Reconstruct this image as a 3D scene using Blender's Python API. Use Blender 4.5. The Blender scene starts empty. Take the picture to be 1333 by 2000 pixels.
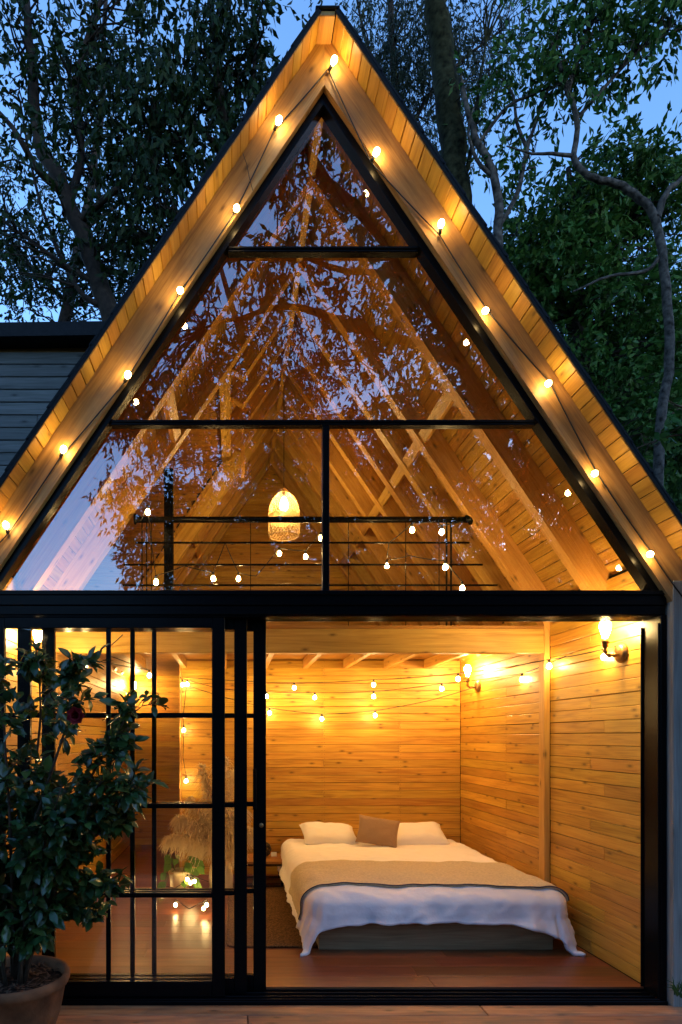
import bpy, math, random
import numpy as np
from mathutils import Vector, Matrix
random.seed(7)
RNG = np.random.default_rng(11)
sc = bpy.context.scene
COL = sc.collection
R = math.radians

# ---------------------------------------------------------------- camera, sky, sun, exposure
CAMX, CAMY, CAMZ, F = -0.53, -3.6, 1.52, 1200.0
cam = bpy.data.cameras.new('camera')
camo = bpy.data.objects.new('camera', cam)
COL.objects.link(camo)
sc.camera = camo
camo.location = (CAMX, CAMY, CAMZ)
camo.rotation_euler = (R(90), 0, 0)
cam.sensor_width = 36
cam.lens = 36 * F / 2000
cam.shift_x = (666.5 - 455) / 2000
cam.shift_y = (1440 - 1000) / 2000
cam.clip_start = 0.05
cam.clip_end = 600

SUN_EL, SUN_ROT = R(15), R(150)
world = bpy.data.worlds.new('World')
sc.world = world
world.use_nodes = True
wn = world.node_tree
sky = wn.nodes.new('ShaderNodeTexSky')
sky.sky_type = 'NISHITA'
sky.sun_disc = False
sky.sun_elevation = SUN_EL
sky.sun_rotation = SUN_ROT
sky.air_density = 1.0
sky.dust_density = 0.3
sky.ozone_density = 5.0
wn.links.new(sky.outputs[0], wn.nodes['Background'].inputs[0])
wn.nodes['Background'].inputs[1].default_value = 0.115
sun = bpy.data.lights.new('sun', 'SUN')
suno = bpy.data.objects.new('sun', sun)
COL.objects.link(suno)
sun.energy = 0.03
sun.angle = R(12)
sun.color = (1, .86, .7)
sd = Vector((math.sin(SUN_ROT) * math.cos(SUN_EL), math.cos(SUN_ROT) * math.cos(SUN_EL), math.sin(SUN_EL)))
suno.rotation_euler = sd.to_track_quat('Z', 'Y').to_euler()
suno.location = (0, -20, 10)
vs = sc.view_settings
vs.view_transform = 'Standard'
vs.look = 'None'
vs.exposure = 2.3
vs.gamma = 1
vs.use_curve_mapping = False
sc.render.engine = 'CYCLES'
cy = sc.cycles
cy.use_denoising = True
cy.max_bounces = 10
cy.diffuse_bounces = 5
cy.glossy_bounces = 4
cy.transparent_max_bounces = 24
cy.sample_clamp_indirect = 3
cy.sample_clamp_direct = 0
cy.caustics_reflective = False
cy.caustics_refractive = False

# lamp strengths (before exposure)
WARM = (1.0, 0.65, 0.24)
L_FACADE, L_STRING, L_SCONCE, L_PENDANT, L_LOFT, L_FAIRY = 24, 66, 122, 105, 46, 24


def W(px, py, D):
    """Point seen at photo pixel (px, py) and lying D metres in front of the camera plane."""
    return Vector((CAMX + (px - 455) * D / F, CAMY + D, CAMZ + (1440 - py) * D / F))


# ---------------------------------------------------------------- materials
def new_mat(name):
    m = bpy.data.materials.new(name)
    m.use_nodes = True
    nt = m.node_tree
    return m, nt, nt.nodes['Principled BSDF']


def N(nt, t, **kw):
    n = nt.nodes.new(t)
    for k, v in kw.items():
        setattr(n, k, v)
    return n


def ramp(nt, fac, stops):
    r = N(nt, 'ShaderNodeValToRGB')
    e = r.color_ramp.elements
    while len(e) < len(stops):
        e.new(0.5)
    for i, (p, c) in enumerate(stops):
        e[i].position = p
        e[i].color = (*c, 1) if len(c) == 3 else c
    nt.links.new(fac, r.inputs[0])
    return r.outputs[0]


def mathn(nt, op, a, b=None, clamp=False):
    n = N(nt, 'ShaderNodeMath', operation=op)
    n.use_clamp = clamp
    for i, v in enumerate((a, b)):
        if v is None:
            continue
        if isinstance(v, (int, float)):
            n.inputs[i].default_value = v
        else:
            nt.links.new(v, n.inputs[i])
    return n.outputs[0]


def mixc(nt, fac, a, b, mode='MIX'):
    n = N(nt, 'ShaderNodeMix', data_type='RGBA', blend_type=mode)
    for s, v in ((n.inputs[0], fac), (n.inputs[6], a), (n.inputs[7], b)):
        if isinstance(v, (int, float)):
            s.default_value = v
        elif isinstance(v, tuple):
            s.default_value = (*v, 1)
        else:
            nt.links.new(v, s)
    return n.outputs[2]


def wood(name, dark, mid, light, rough=0.5, knots=True, var=0.22, knotcol=None, bump=0.25, spec=0.4, stain=None):
    m, nt, p = new_mat(name)
    tc = N(nt, 'ShaderNodeTexCoord')
    oi = N(nt, 'ShaderNodeObjectInfo')
    off = N(nt, 'ShaderNodeVectorMath', operation='SCALE')
    off.inputs[0].default_value = (31, 17, 23)
    nt.links.new(oi.outputs['Random'], off.inputs[3])
    add = N(nt, 'ShaderNodeVectorMath', operation='ADD')
    nt.links.new(tc.outputs['Object'], add.inputs[0])
    nt.links.new(off.outputs[0], add.inputs[1])

    def noise(scale, s, detail=3, dist=0.0):
        mp = N(nt, 'ShaderNodeMapping')
        mp.inputs['Scale'].default_value = scale
        nt.links.new(add.outputs[0], mp.inputs[0])
        n = N(nt, 'ShaderNodeTexNoise')
        n.inputs['Scale'].default_value = s
        n.inputs['Detail'].default_value = detail
        n.inputs['Distortion'].default_value = dist
        nt.links.new(mp.outputs[0], n.inputs['Vector'])
        return n.outputs['Fac']
    g1 = noise((0.7, 9, 9), 2.2, 4, 1.2)
    g2 = noise((2.5, 90, 90), 1.6, 2)
    g3 = noise((1, 2, 2), 1.3, 2)
    fac = mathn(nt, 'ADD', mathn(nt, 'MULTIPLY', g1, 0.6), mathn(nt, 'MULTIPLY', g2, 0.4))
    col = ramp(nt, fac, [(0.34, dark), (0.5, mid), (0.66, light)])
    # board-to-board tone and slow blotches
    val = mathn(nt, 'ADD', 1 - var, mathn(nt, 'MULTIPLY', oi.outputs['Random'], 2 * var))
    val = mathn(nt, 'MULTIPLY', val, mathn(nt, 'ADD', 0.78, mathn(nt, 'MULTIPLY', g3, 0.44)))
    h = N(nt, 'ShaderNodeHueSaturation')
    nt.links.new(val, h.inputs['Value'])
    nt.links.new(col, h.inputs['Color'])
    hue = mathn(nt, 'ADD', 0.49, mathn(nt, 'MULTIPLY', mathn(nt, 'FRACT', mathn(nt, 'MULTIPLY', oi.outputs['Random'], 7.3)), 0.02))
    nt.links.new(hue, h.inputs['Hue'])
    col = h.outputs[0]
    if knots:
        sx = N(nt, 'ShaderNodeSeparateXYZ')
        nt.links.new(add.outputs[0], sx.inputs[0])
        cx = N(nt, 'ShaderNodeCombineXYZ')
        nt.links.new(mathn(nt, 'MULTIPLY', sx.outputs[0], 4.2), cx.inputs[0])
        nt.links.new(mathn(nt, 'MULTIPLY', mathn(nt, 'ADD', sx.outputs[1], sx.outputs[2]), 11.0), cx.inputs[1])
        v = N(nt, 'ShaderNodeTexVoronoi')
        v.voronoi_dimensions = '2D'
        v.inputs['Scale'].default_value = 1.0
        nt.links.new(cx.outputs[0], v.inputs['Vector'])
        k = ramp(nt, v.outputs['Distance'], [(0.045, (1, 1, 1)), (0.10, (0.45, 0.45, 0.45)), (0.20, (0, 0, 0))])
        sel = mathn(nt, 'GREATER_THAN', N_sep(nt, v.outputs['Color']), 0.74)
        kf = mathn(nt, 'MULTIPLY', mathn(nt, 'MULTIPLY', k, sel), 0.8)
        col = mixc(nt, kf, col, knotcol or tuple(c * 0.32 for c in dark))
    if stain:
        s = ramp(nt, noise((1.5, 3, 3), 2.5, 4, 0.5), [(0.45, (0, 0, 0)), (0.7, (1, 1, 1))])
        col = mixc(nt, mathn(nt, 'MULTIPLY', s, 0.7), col, stain)
    nt.links.new(col, p.inputs['Base Color'])
    rr = mathn(nt, 'ADD', rough - 0.08, mathn(nt, 'MULTIPLY', g2, 0.16))
    nt.links.new(rr, p.inputs['Roughness'])
    p.inputs['Specular IOR Level'].default_value = spec
    b = N(nt, 'ShaderNodeBump')
    b.inputs['Strength'].default_value = bump
    b.inputs['Distance'].default_value = 0.002
    nt.links.new(fac, b.inputs['Height'])
    nt.links.new(b.outputs[0], p.inputs['Normal'])
    return m


def N_sep(nt, c):
    s = N(nt, 'ShaderNodeSeparateColor')
    nt.links.new(c, s.inputs[0])
    return s.outputs[0]


def plain(name, col, rough=0.5, spec=0.5, metal=0.0, nscale=None, namt=0.3, bump=0, bscale=200, sheen=0):
    m, nt, p = new_mat(name)
    p.inputs['Base Color'].default_value = (*col, 1)
    p.inputs['Roughness'].default_value = rough
    p.inputs['Specular IOR Level'].default_value = spec
    p.inputs['Metallic'].default_value = metal
    if sheen:
        p.inputs['Sheen Weight'].default_value = sheen
    tc = N(nt, 'ShaderNodeTexCoord')
    if nscale:
        n = N(nt, 'ShaderNodeTexNoise')
        n.inputs['Scale'].default_value = nscale
        n.inputs['Detail'].default_value = 5
        nt.links.new(tc.outputs['Object'], n.inputs['Vector'])
        c = ramp(nt, n.outputs['Fac'], [(0.3, tuple(x * (1 - namt) for x in col)), (0.7, tuple(min(1, x * (1 + namt)) for x in col))])
        nt.links.new(c, p.inputs['Base Color'])
        r_ = mathn(nt, 'ADD', rough - 0.1, mathn(nt, 'MULTIPLY', n.outputs['Fac'], 0.2))
        nt.links.new(r_, p.inputs['Roughness'])
    if bump:
        n2 = N(nt, 'ShaderNodeTexNoise')
        n2.inputs['Scale'].default_value = bscale
        n2.inputs['Detail'].default_value = 4
        nt.links.new(tc.outputs['Object'], n2.inputs['Vector'])
        b = N(nt, 'ShaderNodeBump')
        b.inputs['Strength'].default_value = bump
        b.inputs['Distance'].default_value = 0.01
        nt.links.new(n2.outputs['Fac'], b.inputs['Height'])
        nt.links.new(b.outputs[0], p.inputs['Normal'])
    return m


def glow(name, strength, col=WARM):
    m = bpy.data.materials.new(name)
    m.use_nodes = True
    nt = m.node_tree
    nt.nodes.remove(nt.nodes['Principled BSDF'])
    e = N(nt, 'ShaderNodeEmission')
    e.inputs[0].default_value = (*col, 1)
    e.inputs[1].default_value = strength
    nt.links.new(e.outputs[0], nt.nodes['Material Output'].inputs[0])
    return m


def glass_mat(name, base, tint, dew=0.0):
    m = bpy.data.materials.new(name)
    m.use_nodes = True
    nt = m.node_tree
    nt.nodes.remove(nt.nodes['Principled BSDF'])
    t = N(nt, 'ShaderNodeBsdfTransparent')
    t.inputs[0].default_value = (*tint, 1)
    g = N(nt, 'ShaderNodeBsdfGlossy')
    g.inputs['Roughness'].default_value = 0.0
    g.inputs[0].default_value = (0.96, 0.97, 1, 1)
    tc = N(nt, 'ShaderNodeTexCoord')
    wn_ = N(nt, 'ShaderNodeTexNoise')
    wn_.inputs['Scale'].default_value = 1.6
    wn_.inputs['Detail'].default_value = 1
    nt.links.new(tc.outputs['Object'], wn_.inputs['Vector'])
    wb = N(nt, 'ShaderNodeBump')
    wb.inputs['Strength'].default_value = .35
    wb.inputs['Distance'].default_value = .004
    nt.links.new(wn_.outputs['Fac'], wb.inputs['Height'])
    nt.links.new(wb.outputs[0], g.inputs['Normal'])
    f = N(nt, 'ShaderNodeFresnel')
    f.inputs[0].default_value = 1.5
    fac = mathn(nt, 'ADD', mathn(nt, 'MULTIPLY', f.outputs[0], 1.3), base, True)
    mx = N(nt, 'ShaderNodeMixShader')
    nt.links.new(fac, mx.inputs[0])
    nt.links.new(t.outputs[0], mx.inputs[1])
    nt.links.new(g.outputs[0], mx.inputs[2])
    out = mx.outputs[0]
    nt.links.new(out, nt.nodes['Material Output'].inputs[0])
    return m


def leaf_mat(name, cols, rough=0.5, trans=0.25, spec=0.12):
    m, nt, p = new_mat(name)
    g = N(nt, 'ShaderNodeNewGeometry')
    oi = N(nt, 'ShaderNodeObjectInfo')
    r = mathn(nt, 'FRACT', mathn(nt, 'ADD', g.outputs['Random Per Island'], oi.outputs['Random']))
    c = ramp(nt, r, [(i / (len(cols) - 1), k) for i, k in enumerate(cols)])
    nt.links.new(c, p.inputs['Base Color'])
    p.inputs['Roughness'].default_value = rough
    p.inputs['Specular IOR Level'].default_value = spec
    tr = N(nt, 'ShaderNodeBsdfTranslucent')
    nt.links.new(c, tr.inputs[0])
    mx = N(nt, 'ShaderNodeMixShader')
    mx.inputs[0].default_value = trans
    nt.links.new(p.outputs[0], mx.inputs[1])
    nt.links.new(tr.outputs[0], mx.inputs[2])
    nt.links.new(mx.outputs[0], nt.nodes['Material Output'].inputs[0])
    return m


M = {}
M['pine'] = wood('honey_pine', (.33, .15, .020), (.50, .262, .034), (.59, .335, .052), rough=.45, var=.14)
M['soffit'] = wood('golden_roof_board', (.29, .135, .020), (.41, .215, .032), (.49, .275, .047), rough=.5, var=.07)
M['pine_dark'] = wood('stained_pine', (.23, .10, .017), (.33, .155, .027), (.41, .20, .040), rough=.5, var=.12)
M['beam'] = wood('pine_beam', (.38, .19, .036), (.52, .285, .06), (.60, .35, .085), rough=.5, var=.08)
M['barge'] = wood('weathered_pine_rafter', (.27, .135, .036), (.42, .225, .060), (.52, .30, .088), rough=.55, var=.05, stain=(.20, .12, .06))
M['floor'] = wood('red_brown_floorboard', (.095, .030, .010), (.155, .050, .017), (.20, .070, .026), rough=.36, knots=False, var=.2, bump=.1, spec=.35)
M['deck'] = wood('weathered_deck_board', (.23, .095, .040), (.36, .165, .070), (.46, .24, .11), rough=.55, var=.25, stain=(.10, .075, .05))
M['siding'] = wood('grey_siding', (.065, .067, .06), (.105, .107, .097), (.15, .15, .14), rough=.7, var=.16)
M['post'] = wood('grey_weathered_post', (.14, .135, .12), (.20, .195, .175), (.27, .26, .235), rough=.7, var=.05)
M['platform'] = wood('grey_brown_platform', (.20, .125, .055), (.28, .185, .085), (.35, .24, .115), rough=.55, knots=False, var=.05)
M['black'] = plain('black_painted_steel', (.0035, .0035, .004), .27, .08)
M['roofing'] = plain('dark_roofing', (.009, .0095, .011), .75, .2, nscale=30, namt=.4, bump=.3, bscale=60)
M['glass'] = glass_mat('coated_window_glass', .15, (.97, .965, .95))
M['doorglass'] = glass_mat('door_glass', .0, (.97, .97, .96))
M['wire'] = plain('black_cable', (.012, .011, .01), .6)
M['brass'] = plain('aged_brass_pipe', (.33, .20, .08), .38, .5, .85, nscale=40, namt=.35)
M['cotton'] = plain('white_cotton', (.86, .85, .86), .85, .2, bump=.55, bscale=15, sheen=.15)
M['pillow'] = plain('white_pillow_cotton', (.80, .78, .76), .85, .2, bump=.3, bscale=22, sheen=.15)
M['throw'] = plain('tan_wool_throw', (.54, .46, .30), .9, .15, nscale=60, namt=.18, bump=.5, bscale=260, sheen=.2)
M['trim'] = plain('charcoal_braid', (.06, .055, .075), .8, .2)
M['cushion'] = plain('taupe_cushion', (.32, .215, .135), .9, .15, nscale=160, namt=.12, bump=.35, bscale=300)
M['rug'] = plain('brown_jute', (.14, .08, .036), .95, .1, nscale=95, namt=.75, bump=1.0, bscale=140)
M['terracotta'] = plain('weathered_terracotta', (.17, .072, .032), .85, .2, nscale=9, namt=.45, bump=.3, bscale=40)
M['soil'] = plain('dark_soil', (.028, .018, .012), .95, .1, nscale=60, namt=.7, bump=1, bscale=50)
M['chip'] = plain('bark_chip', (.09, .05, .03), .9, .1, nscale=30, namt=.5)
M['cream'] = plain('cream_ceramic', (.55, .45, .28), .5, .4, nscale=12, namt=.1)
M['rattan'] = plain('pale_rattan', (.46, .31, .14), .6, .3)
M['plume'] = plain('cream_pampas_plume', (.80, .66, .40), .9, .1)
M['straw'] = plain('dry_stem', (.40, .27, .12), .8, .2)
M['bark'] = plain('dark_bark', (.016, .013, .011), .9, .2, nscale=14, namt=.55, bump=1, bscale=25)
M['palebark'] = plain('pale_lichen_bark', (.040, .038, .035), .9, .1, nscale=13, namt=.9, bump=1, bscale=22)
M['moss'] = plain('mossy_bark', (.013, .015, .008), .95, .05, nscale=11, namt=.85, bump=1, bscale=18)
M['stem'] = plain('brown_twig', (.06, .04, .025), .8, .2)
M['ground'] = plain('forest_soil', (.045, .035, .022), .95, .1, nscale=2, namt=.5, bump=1, bscale=9)
M['petal'] = plain('dark_red_petal', (.22, .012, .018), .5, .3)
M['leaf_big'] = leaf_mat('broad_leaf', [(.014, .052, .010), (.024, .080, .015), (.040, .105, .018), (.024, .056, .010)])
M['leaf_shade'] = leaf_mat('shaded_leaf', [(.005, .015, .0045), (.008, .022, .006), (.013, .032, .007)])  # darker leaves for the left trees, with their shade put into the colour
M['leaf_dark'] = leaf_mat('dark_leaf', [(.016, .055, .015), (.026, .078, .020), (.036, .095, .020)])
M['leaf_fine'] = leaf_mat('fine_leaf', [(.012, .023, .016), (.018, .032, .021), (.024, .038, .020)], .5)
M['leaf_cam'] = leaf_mat('camellia_leaf', [(.020, .055, .022), (.030, .080, .026), (.055, .115, .026), (.065, .08, .022), (.026, .062, .026)], .2, .25, .5)
M['leaf_in'] = leaf_mat('house_plant_leaf', [(.10, .20, .03), (.16, .30, .05)], .45, .3)
M['b_facade'] = glow('warm_bulb_facade', L_FACADE)
M['b_string'] = glow('warm_bulb_string', L_STRING)
M['b_loft'] = glow('warm_bulb_loft', L_LOFT)
M['b_sconce'] = glow('warm_bulb_sconce', L_SCONCE)
M['b_pendant'] = glow('warm_bulb_pendant', L_PENDANT)
M['b_fairy'] = glow('warm_fairy_bulb', L_FAIRY)

# ---------------------------------------------------------------- object helpers
WM = {}


def link(o, parent=None, mw=Matrix()):
    COL.objects.link(o)
    WM[o] = mw.copy()
    if parent is not None:
        o.parent = parent
        o.matrix_basis = WM[parent].inverted() @ mw
    else:
        o.matrix_basis = mw
    return o


def props(o, label=None, cat=None, group=None, kind=None):
    for k, v in (('label', label), ('category', cat), ('group', group), ('kind', kind)):
        if v:
            o[k] = v
    return o


def thing(name, label, cat, loc=(0, 0, 0), group=None):
    o = bpy.data.objects.new(name, None)
    o.empty_display_size = .1
    link(o, None, Matrix.Translation(Vector(loc)))
    return props(o, label, cat, group)


def group_part(name, parent, loc=(0, 0, 0)):
    o = bpy.data.objects.new(name, None)
    o.empty_display_size = .1
    return link(o, parent, Matrix.Translation(Vector(loc)))


def np_mesh(name, V, Q=None, T=None, smooth=False):
    V = np.asarray(V, dtype=np.float32)
    Q = np.zeros((0, 4), int) if Q is None or len(Q) == 0 else np.asarray(Q, int)
    T = np.zeros((0, 3), int) if T is None or len(T) == 0 else np.asarray(T, int)
    me = bpy.data.meshes.new(name)
    me.vertices.add(len(V))
    me.vertices.foreach_set('co', V.ravel())
    loops = np.concatenate([Q.ravel(), T.ravel()]).astype(np.int32)
    me.loops.add(len(loops))
    me.loops.foreach_set('vertex_index', loops)
    n = len(Q) + len(T)
    tot = np.concatenate([np.full(len(Q), 4), np.full(len(T), 3)]).astype(np.int32)
    st = np.concatenate([[0], np.cumsum(tot)[:-1]]).astype(np.int32)
    me.polygons.add(n)
    me.polygons.foreach_set('loop_start', st)
    me.polygons.foreach_set('loop_total', tot)
    if smooth:
        me.polygons.foreach_set('use_smooth', np.ones(n, dtype=bool))
    me.update(calc_edges=True)
    me.validate()
    return me


def obj(name, V, faces, mat, parent=None, smooth=False, mw=None):
    """One mesh object from world-space vertices (its origin moved to its middle) or, with mw, from local ones."""
    me = bpy.data.meshes.new(name)
    V = [Vector(v) for v in V]
    if mw is None:
        lo = Vector((min(v[i] for v in V) for i in range(3)))
        hi = Vector((max(v[i] for v in V) for i in range(3)))
        c = (lo + hi) / 2
        V = [v - c for v in V]
        mw = Matrix.Translation(c)
    me.from_pydata([tuple(v) for v in V], [], faces)
    if smooth:
        for p in me.polygons:
            p.use_smooth = True
    me.materials.append(mat)
    me.update()
    o = bpy.data.objects.new(name, me)
    return link(o, parent, mw)


def nobj(name, V, Q, mat, parent=None, smooth=False, T=None):
    V = np.asarray(V, float)
    c = (V.min(0) + V.max(0)) / 2
    me = np_mesh(name, V - c, Q, T, smooth)
    me.materials.append(mat)
    o = bpy.data.objects.new(name, me)
    return link(o, parent, Matrix.Translation(Vector(c)))


_box = {}


def box_mesh(L, Wd, T, ch, mat):
    key = (round(L, 3), round(Wd, 4), round(T, 4), round(ch, 4), mat.name)
    if key in _box:
        return _box[key]
    hs = (L / 2, Wd / 2, T / 2)
    V, idx = [], {}
    for sx in (-1, 1):
        for sy in (-1, 1):
            for sz in (-1, 1):
                for ax in range(3):
                    s = (sx, sy, sz)
                    v = [s[i] * (hs[i] if i == ax else hs[i] - ch) for i in range(3)]
                    idx[(s, ax)] = len(V)
                    V.append(v)
    Fs = []
    for ax in range(3):
        a, b = [(1, 2), (2, 0), (0, 1)][ax]
        for s in (-1, 1):
            loop = []
            for (u, w) in ((-1, -1), (1, -1), (1, 1), (-1, 1)):
                k = [0, 0, 0]
                k[ax], k[a], k[b] = s, u, w
                loop.append(idx[(tuple(k), ax)])
            Fs.append(loop if s > 0 else loop[::-1])
    for ax in range(3):          # edge chamfers run along ax
        a, b = [(1, 2), (2, 0), (0, 1)][ax]
        for u in (-1, 1):
            for w in (-1, 1):
                k0, k1 = [0, 0, 0], [0, 0, 0]
                k0[ax], k1[ax] = -1, 1
                k0[a] = k1[a] = u
                k0[b] = k1[b] = w
                k0, k1 = tuple(k0), tuple(k1)
                f = [idx[(k0, a)], idx[(k1, a)], idx[(k1, b)], idx[(k0, b)]]
                Fs.append(f if u * w < 0 else f[::-1])
    for s in [(x, y, z) for x in (-1, 1) for y in (-1, 1) for z in (-1, 1)]:
        f = [idx[(s, 0)], idx[(s, 1)], idx[(s, 2)]]
        Fs.append(f if s[0] * s[1] * s[2] > 0 else f[::-1])
    me = bpy.data.meshes.new('board')
    me.from_pydata(V, [], Fs)
    me.materials.append(mat)
    me.update()
    _box[key] = me
    return me


def board(name, p0, p1, width, thick, nrm, mat, parent, ch=.003):
    """Straight timber from p0 to p1 (its centre line); thick is measured along nrm, width across."""
    p0, p1, n = Vector(p0), Vector(p1), Vector(nrm).normalized()
    x = (p1 - p0)
    L = x.length
    x.normalize()
    y = n.cross(x).normalized()
    z = x.cross(y)
    mw = Matrix((x, y, z)).transposed().to_4x4()
    mw.translation = (p0 + p1) / 2
    o = bpy.data.objects.new(name, box_mesh(L, width, thick, min(ch, thick * .3, width * .3), mat))
    return link(o, parent, mw)


def tube_np(pts, rad, sides=6, base=0, cap=True):
    pts = np.asarray(pts, float)
    n = len(pts)
    rad = np.full(n, rad) if np.isscalar(rad) else np.asarray(rad, float)
    t = np.gradient(pts, axis=0)
    t /= np.linalg.norm(t, axis=1)[:, None] + 1e-9
    ref = np.where(np.abs(t[:, 2:3]) > .92, np.array([[1., 0, 0]]), np.array([[0., 0, 1]]))
    a = np.cross(t, ref)
    a /= np.linalg.norm(a, axis=1)[:, None] + 1e-9
    for i in range(1, n):
        if np.dot(a[i], a[i - 1]) < 0:
            a[i] = -a[i]
    b = np.cross(t, a)
    ang = np.linspace(0, 2 * np.pi, sides, endpoint=False)
    V = pts[:, None] + rad[:, None, None] * (np.cos(ang)[None, :, None] * a[:, None] + np.sin(ang)[None, :, None] * b[:, None])
    V = V.reshape(-1, 3)
    i = np.arange(n - 1)[:, None] * sides
    j = np.arange(sides)[None]
    j2 = (j + 1) % sides
    Q = np.stack([i + j, i + j2, i + sides + j2, i + sides + j], -1).reshape(-1, 4) + base
    return V, Q


def tube(name, pts, rad, mat, parent, sides=8):
    V, Q = tube_np(pts, rad, sides)
    pts = np.asarray(pts, float)
    k = len(V)
    V = np.vstack([V, pts[:1], pts[-1:]])
    n = len(pts)
    T = [(i, k, (i + 1) % sides) for i in range(sides)] + [((n - 1) * sides + i, (n - 1) * sides + (i + 1) % sides, k + 1) for i in range(sides)]
    return nobj(name, V, Q, mat, parent, True, T)


def lathe_mesh(name, prof, mat, sides=12, smooth=True):
    V, Fs = [], []
    for r, z in prof:
        for k in range(sides):
            a = 2 * math.pi * k / sides
            V.append((r * math.cos(a), r * math.sin(a), z))
    for i in range(len(prof) - 1):
        for k in range(sides):
            k2 = (k + 1) % sides
            Fs.append((i * sides + k, i * sides + k2, (i + 1) * sides + k2, (i + 1) * sides + k))
    me = bpy.data.meshes.new(name)
    me.from_pydata(V, [], Fs)
    if smooth:
        for p in me.polygons:
            p.use_smooth = True
    me.materials.append(mat)
    me.update()
    return me


def place(name, me, loc, zdir, parent, scale=1.0):
    q = Vector(zdir).to_track_quat('Z', 'Y')
    mw = Matrix.Translation(Vector(loc)) @ q.to_matrix().to_4x4() @ Matrix.Scale(scale, 4)
    return link(bpy.data.objects.new(name, me), parent, mw)


def copy_tree(src, parent, mw):
    c = src.copy()
    link(c, parent, mw)
    for ch in src.children:
        copy_tree(ch, c, mw @ ch.matrix_basis)
    return c


# ---------------------------------------------------------------- ground, deck, floor
TAN = 1.4826
ANG = math.atan(TAN)
SN, CS = math.sin(ANG), math.cos(ANG)
ZC = 5.597        # apex of the ceiling boards' underside
ZR = 5.289        # apex of the rafters' underside


def ceil_x(z, za=ZC):
    return (za - z) / TAN


gn = 40
gv, gf = [], []
for i in range(gn + 1):
    for j in range(gn + 1):
        x, y = -150 + 300 * i / gn, -150 + 300 * j / gn
        d = max(0, math.hypot(x, y) - 9)
        gv.append((x, y, -.20 + .25 * math.sin(x * .31) * math.sin(y * .27) * min(1, d * .1)))
for i in range(gn):
    for j in range(gn):
        a = i * (gn + 1) + j
        gf.append((a, a + gn + 1, a + gn + 2, a + 1))
props(obj('ground', gv, gf, M['ground'], None, True), kind='structure')

deck = group_part('deck', None)
props(deck, kind='structure')
y = -.035
k = 0
while y > -3.2:
    for (x0, x1) in (((-4.2, -.45), (-.445, 2.6)) if k % 2 else ((-4.2, .9), (.905, 2.6))):
        board('deck_board', (x0, y - .0625, -.05), (x1, y - .0625, -.05), .124, .03, (0, 0, 1), M['deck'], deck, .004)
    y -= .129
    k += 1

floor = group_part('floor', None)
props(floor, kind='structure')
obj('subfloor', [(-2.05, .1, -.19), (2.05, .1, -.19), (2.05, 5.2, -.19), (-2.05, 5.2, -.19),
                 (-2.05, .1, -.03), (2.05, .1, -.03), (2.05, 5.2, -.03), (-2.05, 5.2, -.03)],
    [(0, 3, 2, 1), (4, 5, 6, 7), (0, 1, 5, 4), (1, 2, 6, 5), (2, 3, 7, 6), (3, 0, 4, 7)], M['pine_dark'], floor)
y, k = .14, 0
while y < 5.05:
    xs = [-1.985, random.uniform(-1.2, -.2), random.uniform(.6, 1.3), 1.985]
    for a, b in zip(xs[:-1], xs[1:]):
        board('floorboard', (a + .0008, y + .085, -.013), (b - .0008, y + .085, -.013), .1690, .026, (0, 0, 1), M['floor'], floor, .0015)
    y += .17
    k += 1

# ---------------------------------------------------------------- the cabin
cabin = thing('a_frame_cabin', 'tall glazed timber A-frame cabin lit warm from inside', 'cabin', (0, 0, -.05))
YB = 5.1          # back gable
YF = -.19         # front edge of the roof
CUT0, CUT1, CUTZ = 1.5, 3.4, 4.72     # the left slope is open to the side wing here

# roof
roof = group_part('roof', cabin, (0, 2, 5.7))


def slope_pt(s, h, y, side):
    """s metres down the slope from the apex, h metres above the board underside."""
    return Vector((side * (s * CS + h * SN), y, ZC - s * SN + h * CS))


S_END = 2.56 / CS
S_CUT = (ZC - CUTZ) / SN
for side in (-1, 1):
    s, k = .072, 0
    while s < S_END:
        w = .0885
        spans = [(YF, YB + .1)]
        if side < 0 and s > S_CUT:
            spans = [(YF, CUT0), (CUT1, YB + .1)]
        elif k % 3 == 0:
            spans = [(YF, 1.29), (1.293, YB + .1)]
        for (a, b) in spans:
            j = random.uniform(-.0012, .0012)
            board('roof_board', slope_pt(s + w / 2, .009 + j, a, side), slope_pt(s + w / 2, .009 + j, b, side), w - .004, .018, (side * SN, 0, CS), M['soffit'], roof, .003)
        s += w
        k += 1
    # roofing sheet above the boards
    for (a, b, s0, s1) in ([(YF - .012, YB + .15, .066, S_END + .03)] if side > 0 else
                           [(YF - .012, YB + .15, .066, S_CUT), (YF - .012, CUT0, S_CUT, S_END + .03), (CUT1, YB + .15, S_CUT, S_END + .03)]):
        # shingle courses: each one laps over the next below
        n = max(1, int((s1 - s0) / .2))
        for i in range(n):
            u0, u1 = s0 + (s1 - s0) * i / n, s0 + (s1 - s0) * (i + 1) / n
            h0, h1 = .0205, .0205
            pts = []
            for yy in (a, b):
                pts += [slope_pt(u0, h0, yy, side), slope_pt(u1 + .012, h1, yy, side), slope_pt(u1 + .012, .033 + .003 * random.random(), yy, side), slope_pt(u0, .027, yy, side)]
            obj('shingle_course', pts, [(0, 1, 2, 3), (7, 6, 5, 4), (0, 4, 5, 1), (1, 5, 6, 2), (2, 6, 7, 3), (3, 7, 4, 0)], M['roofing'], roof)
for side in (-1, 1):
    board('drip_edge', slope_pt(.066, .013, YF - .006, side), slope_pt(S_END + .03, .013, YF - .006, side), .008, .024, (side * SN, 0, CS), M['roofing'], roof, .002)
board('ridge_cap', (-.004, YF - .014, 5.563), (-.004, YB + .16, 5.563), .135, .014, (0, 0, 1), M['roofing'], roof, .008)
board('ridge_beam', (-.005, YF, 5.524 + .0145), (-.005, YB, 5.524 + .0145), .086, .029, (0, 0, 1), M['beam'], cabin)
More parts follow.
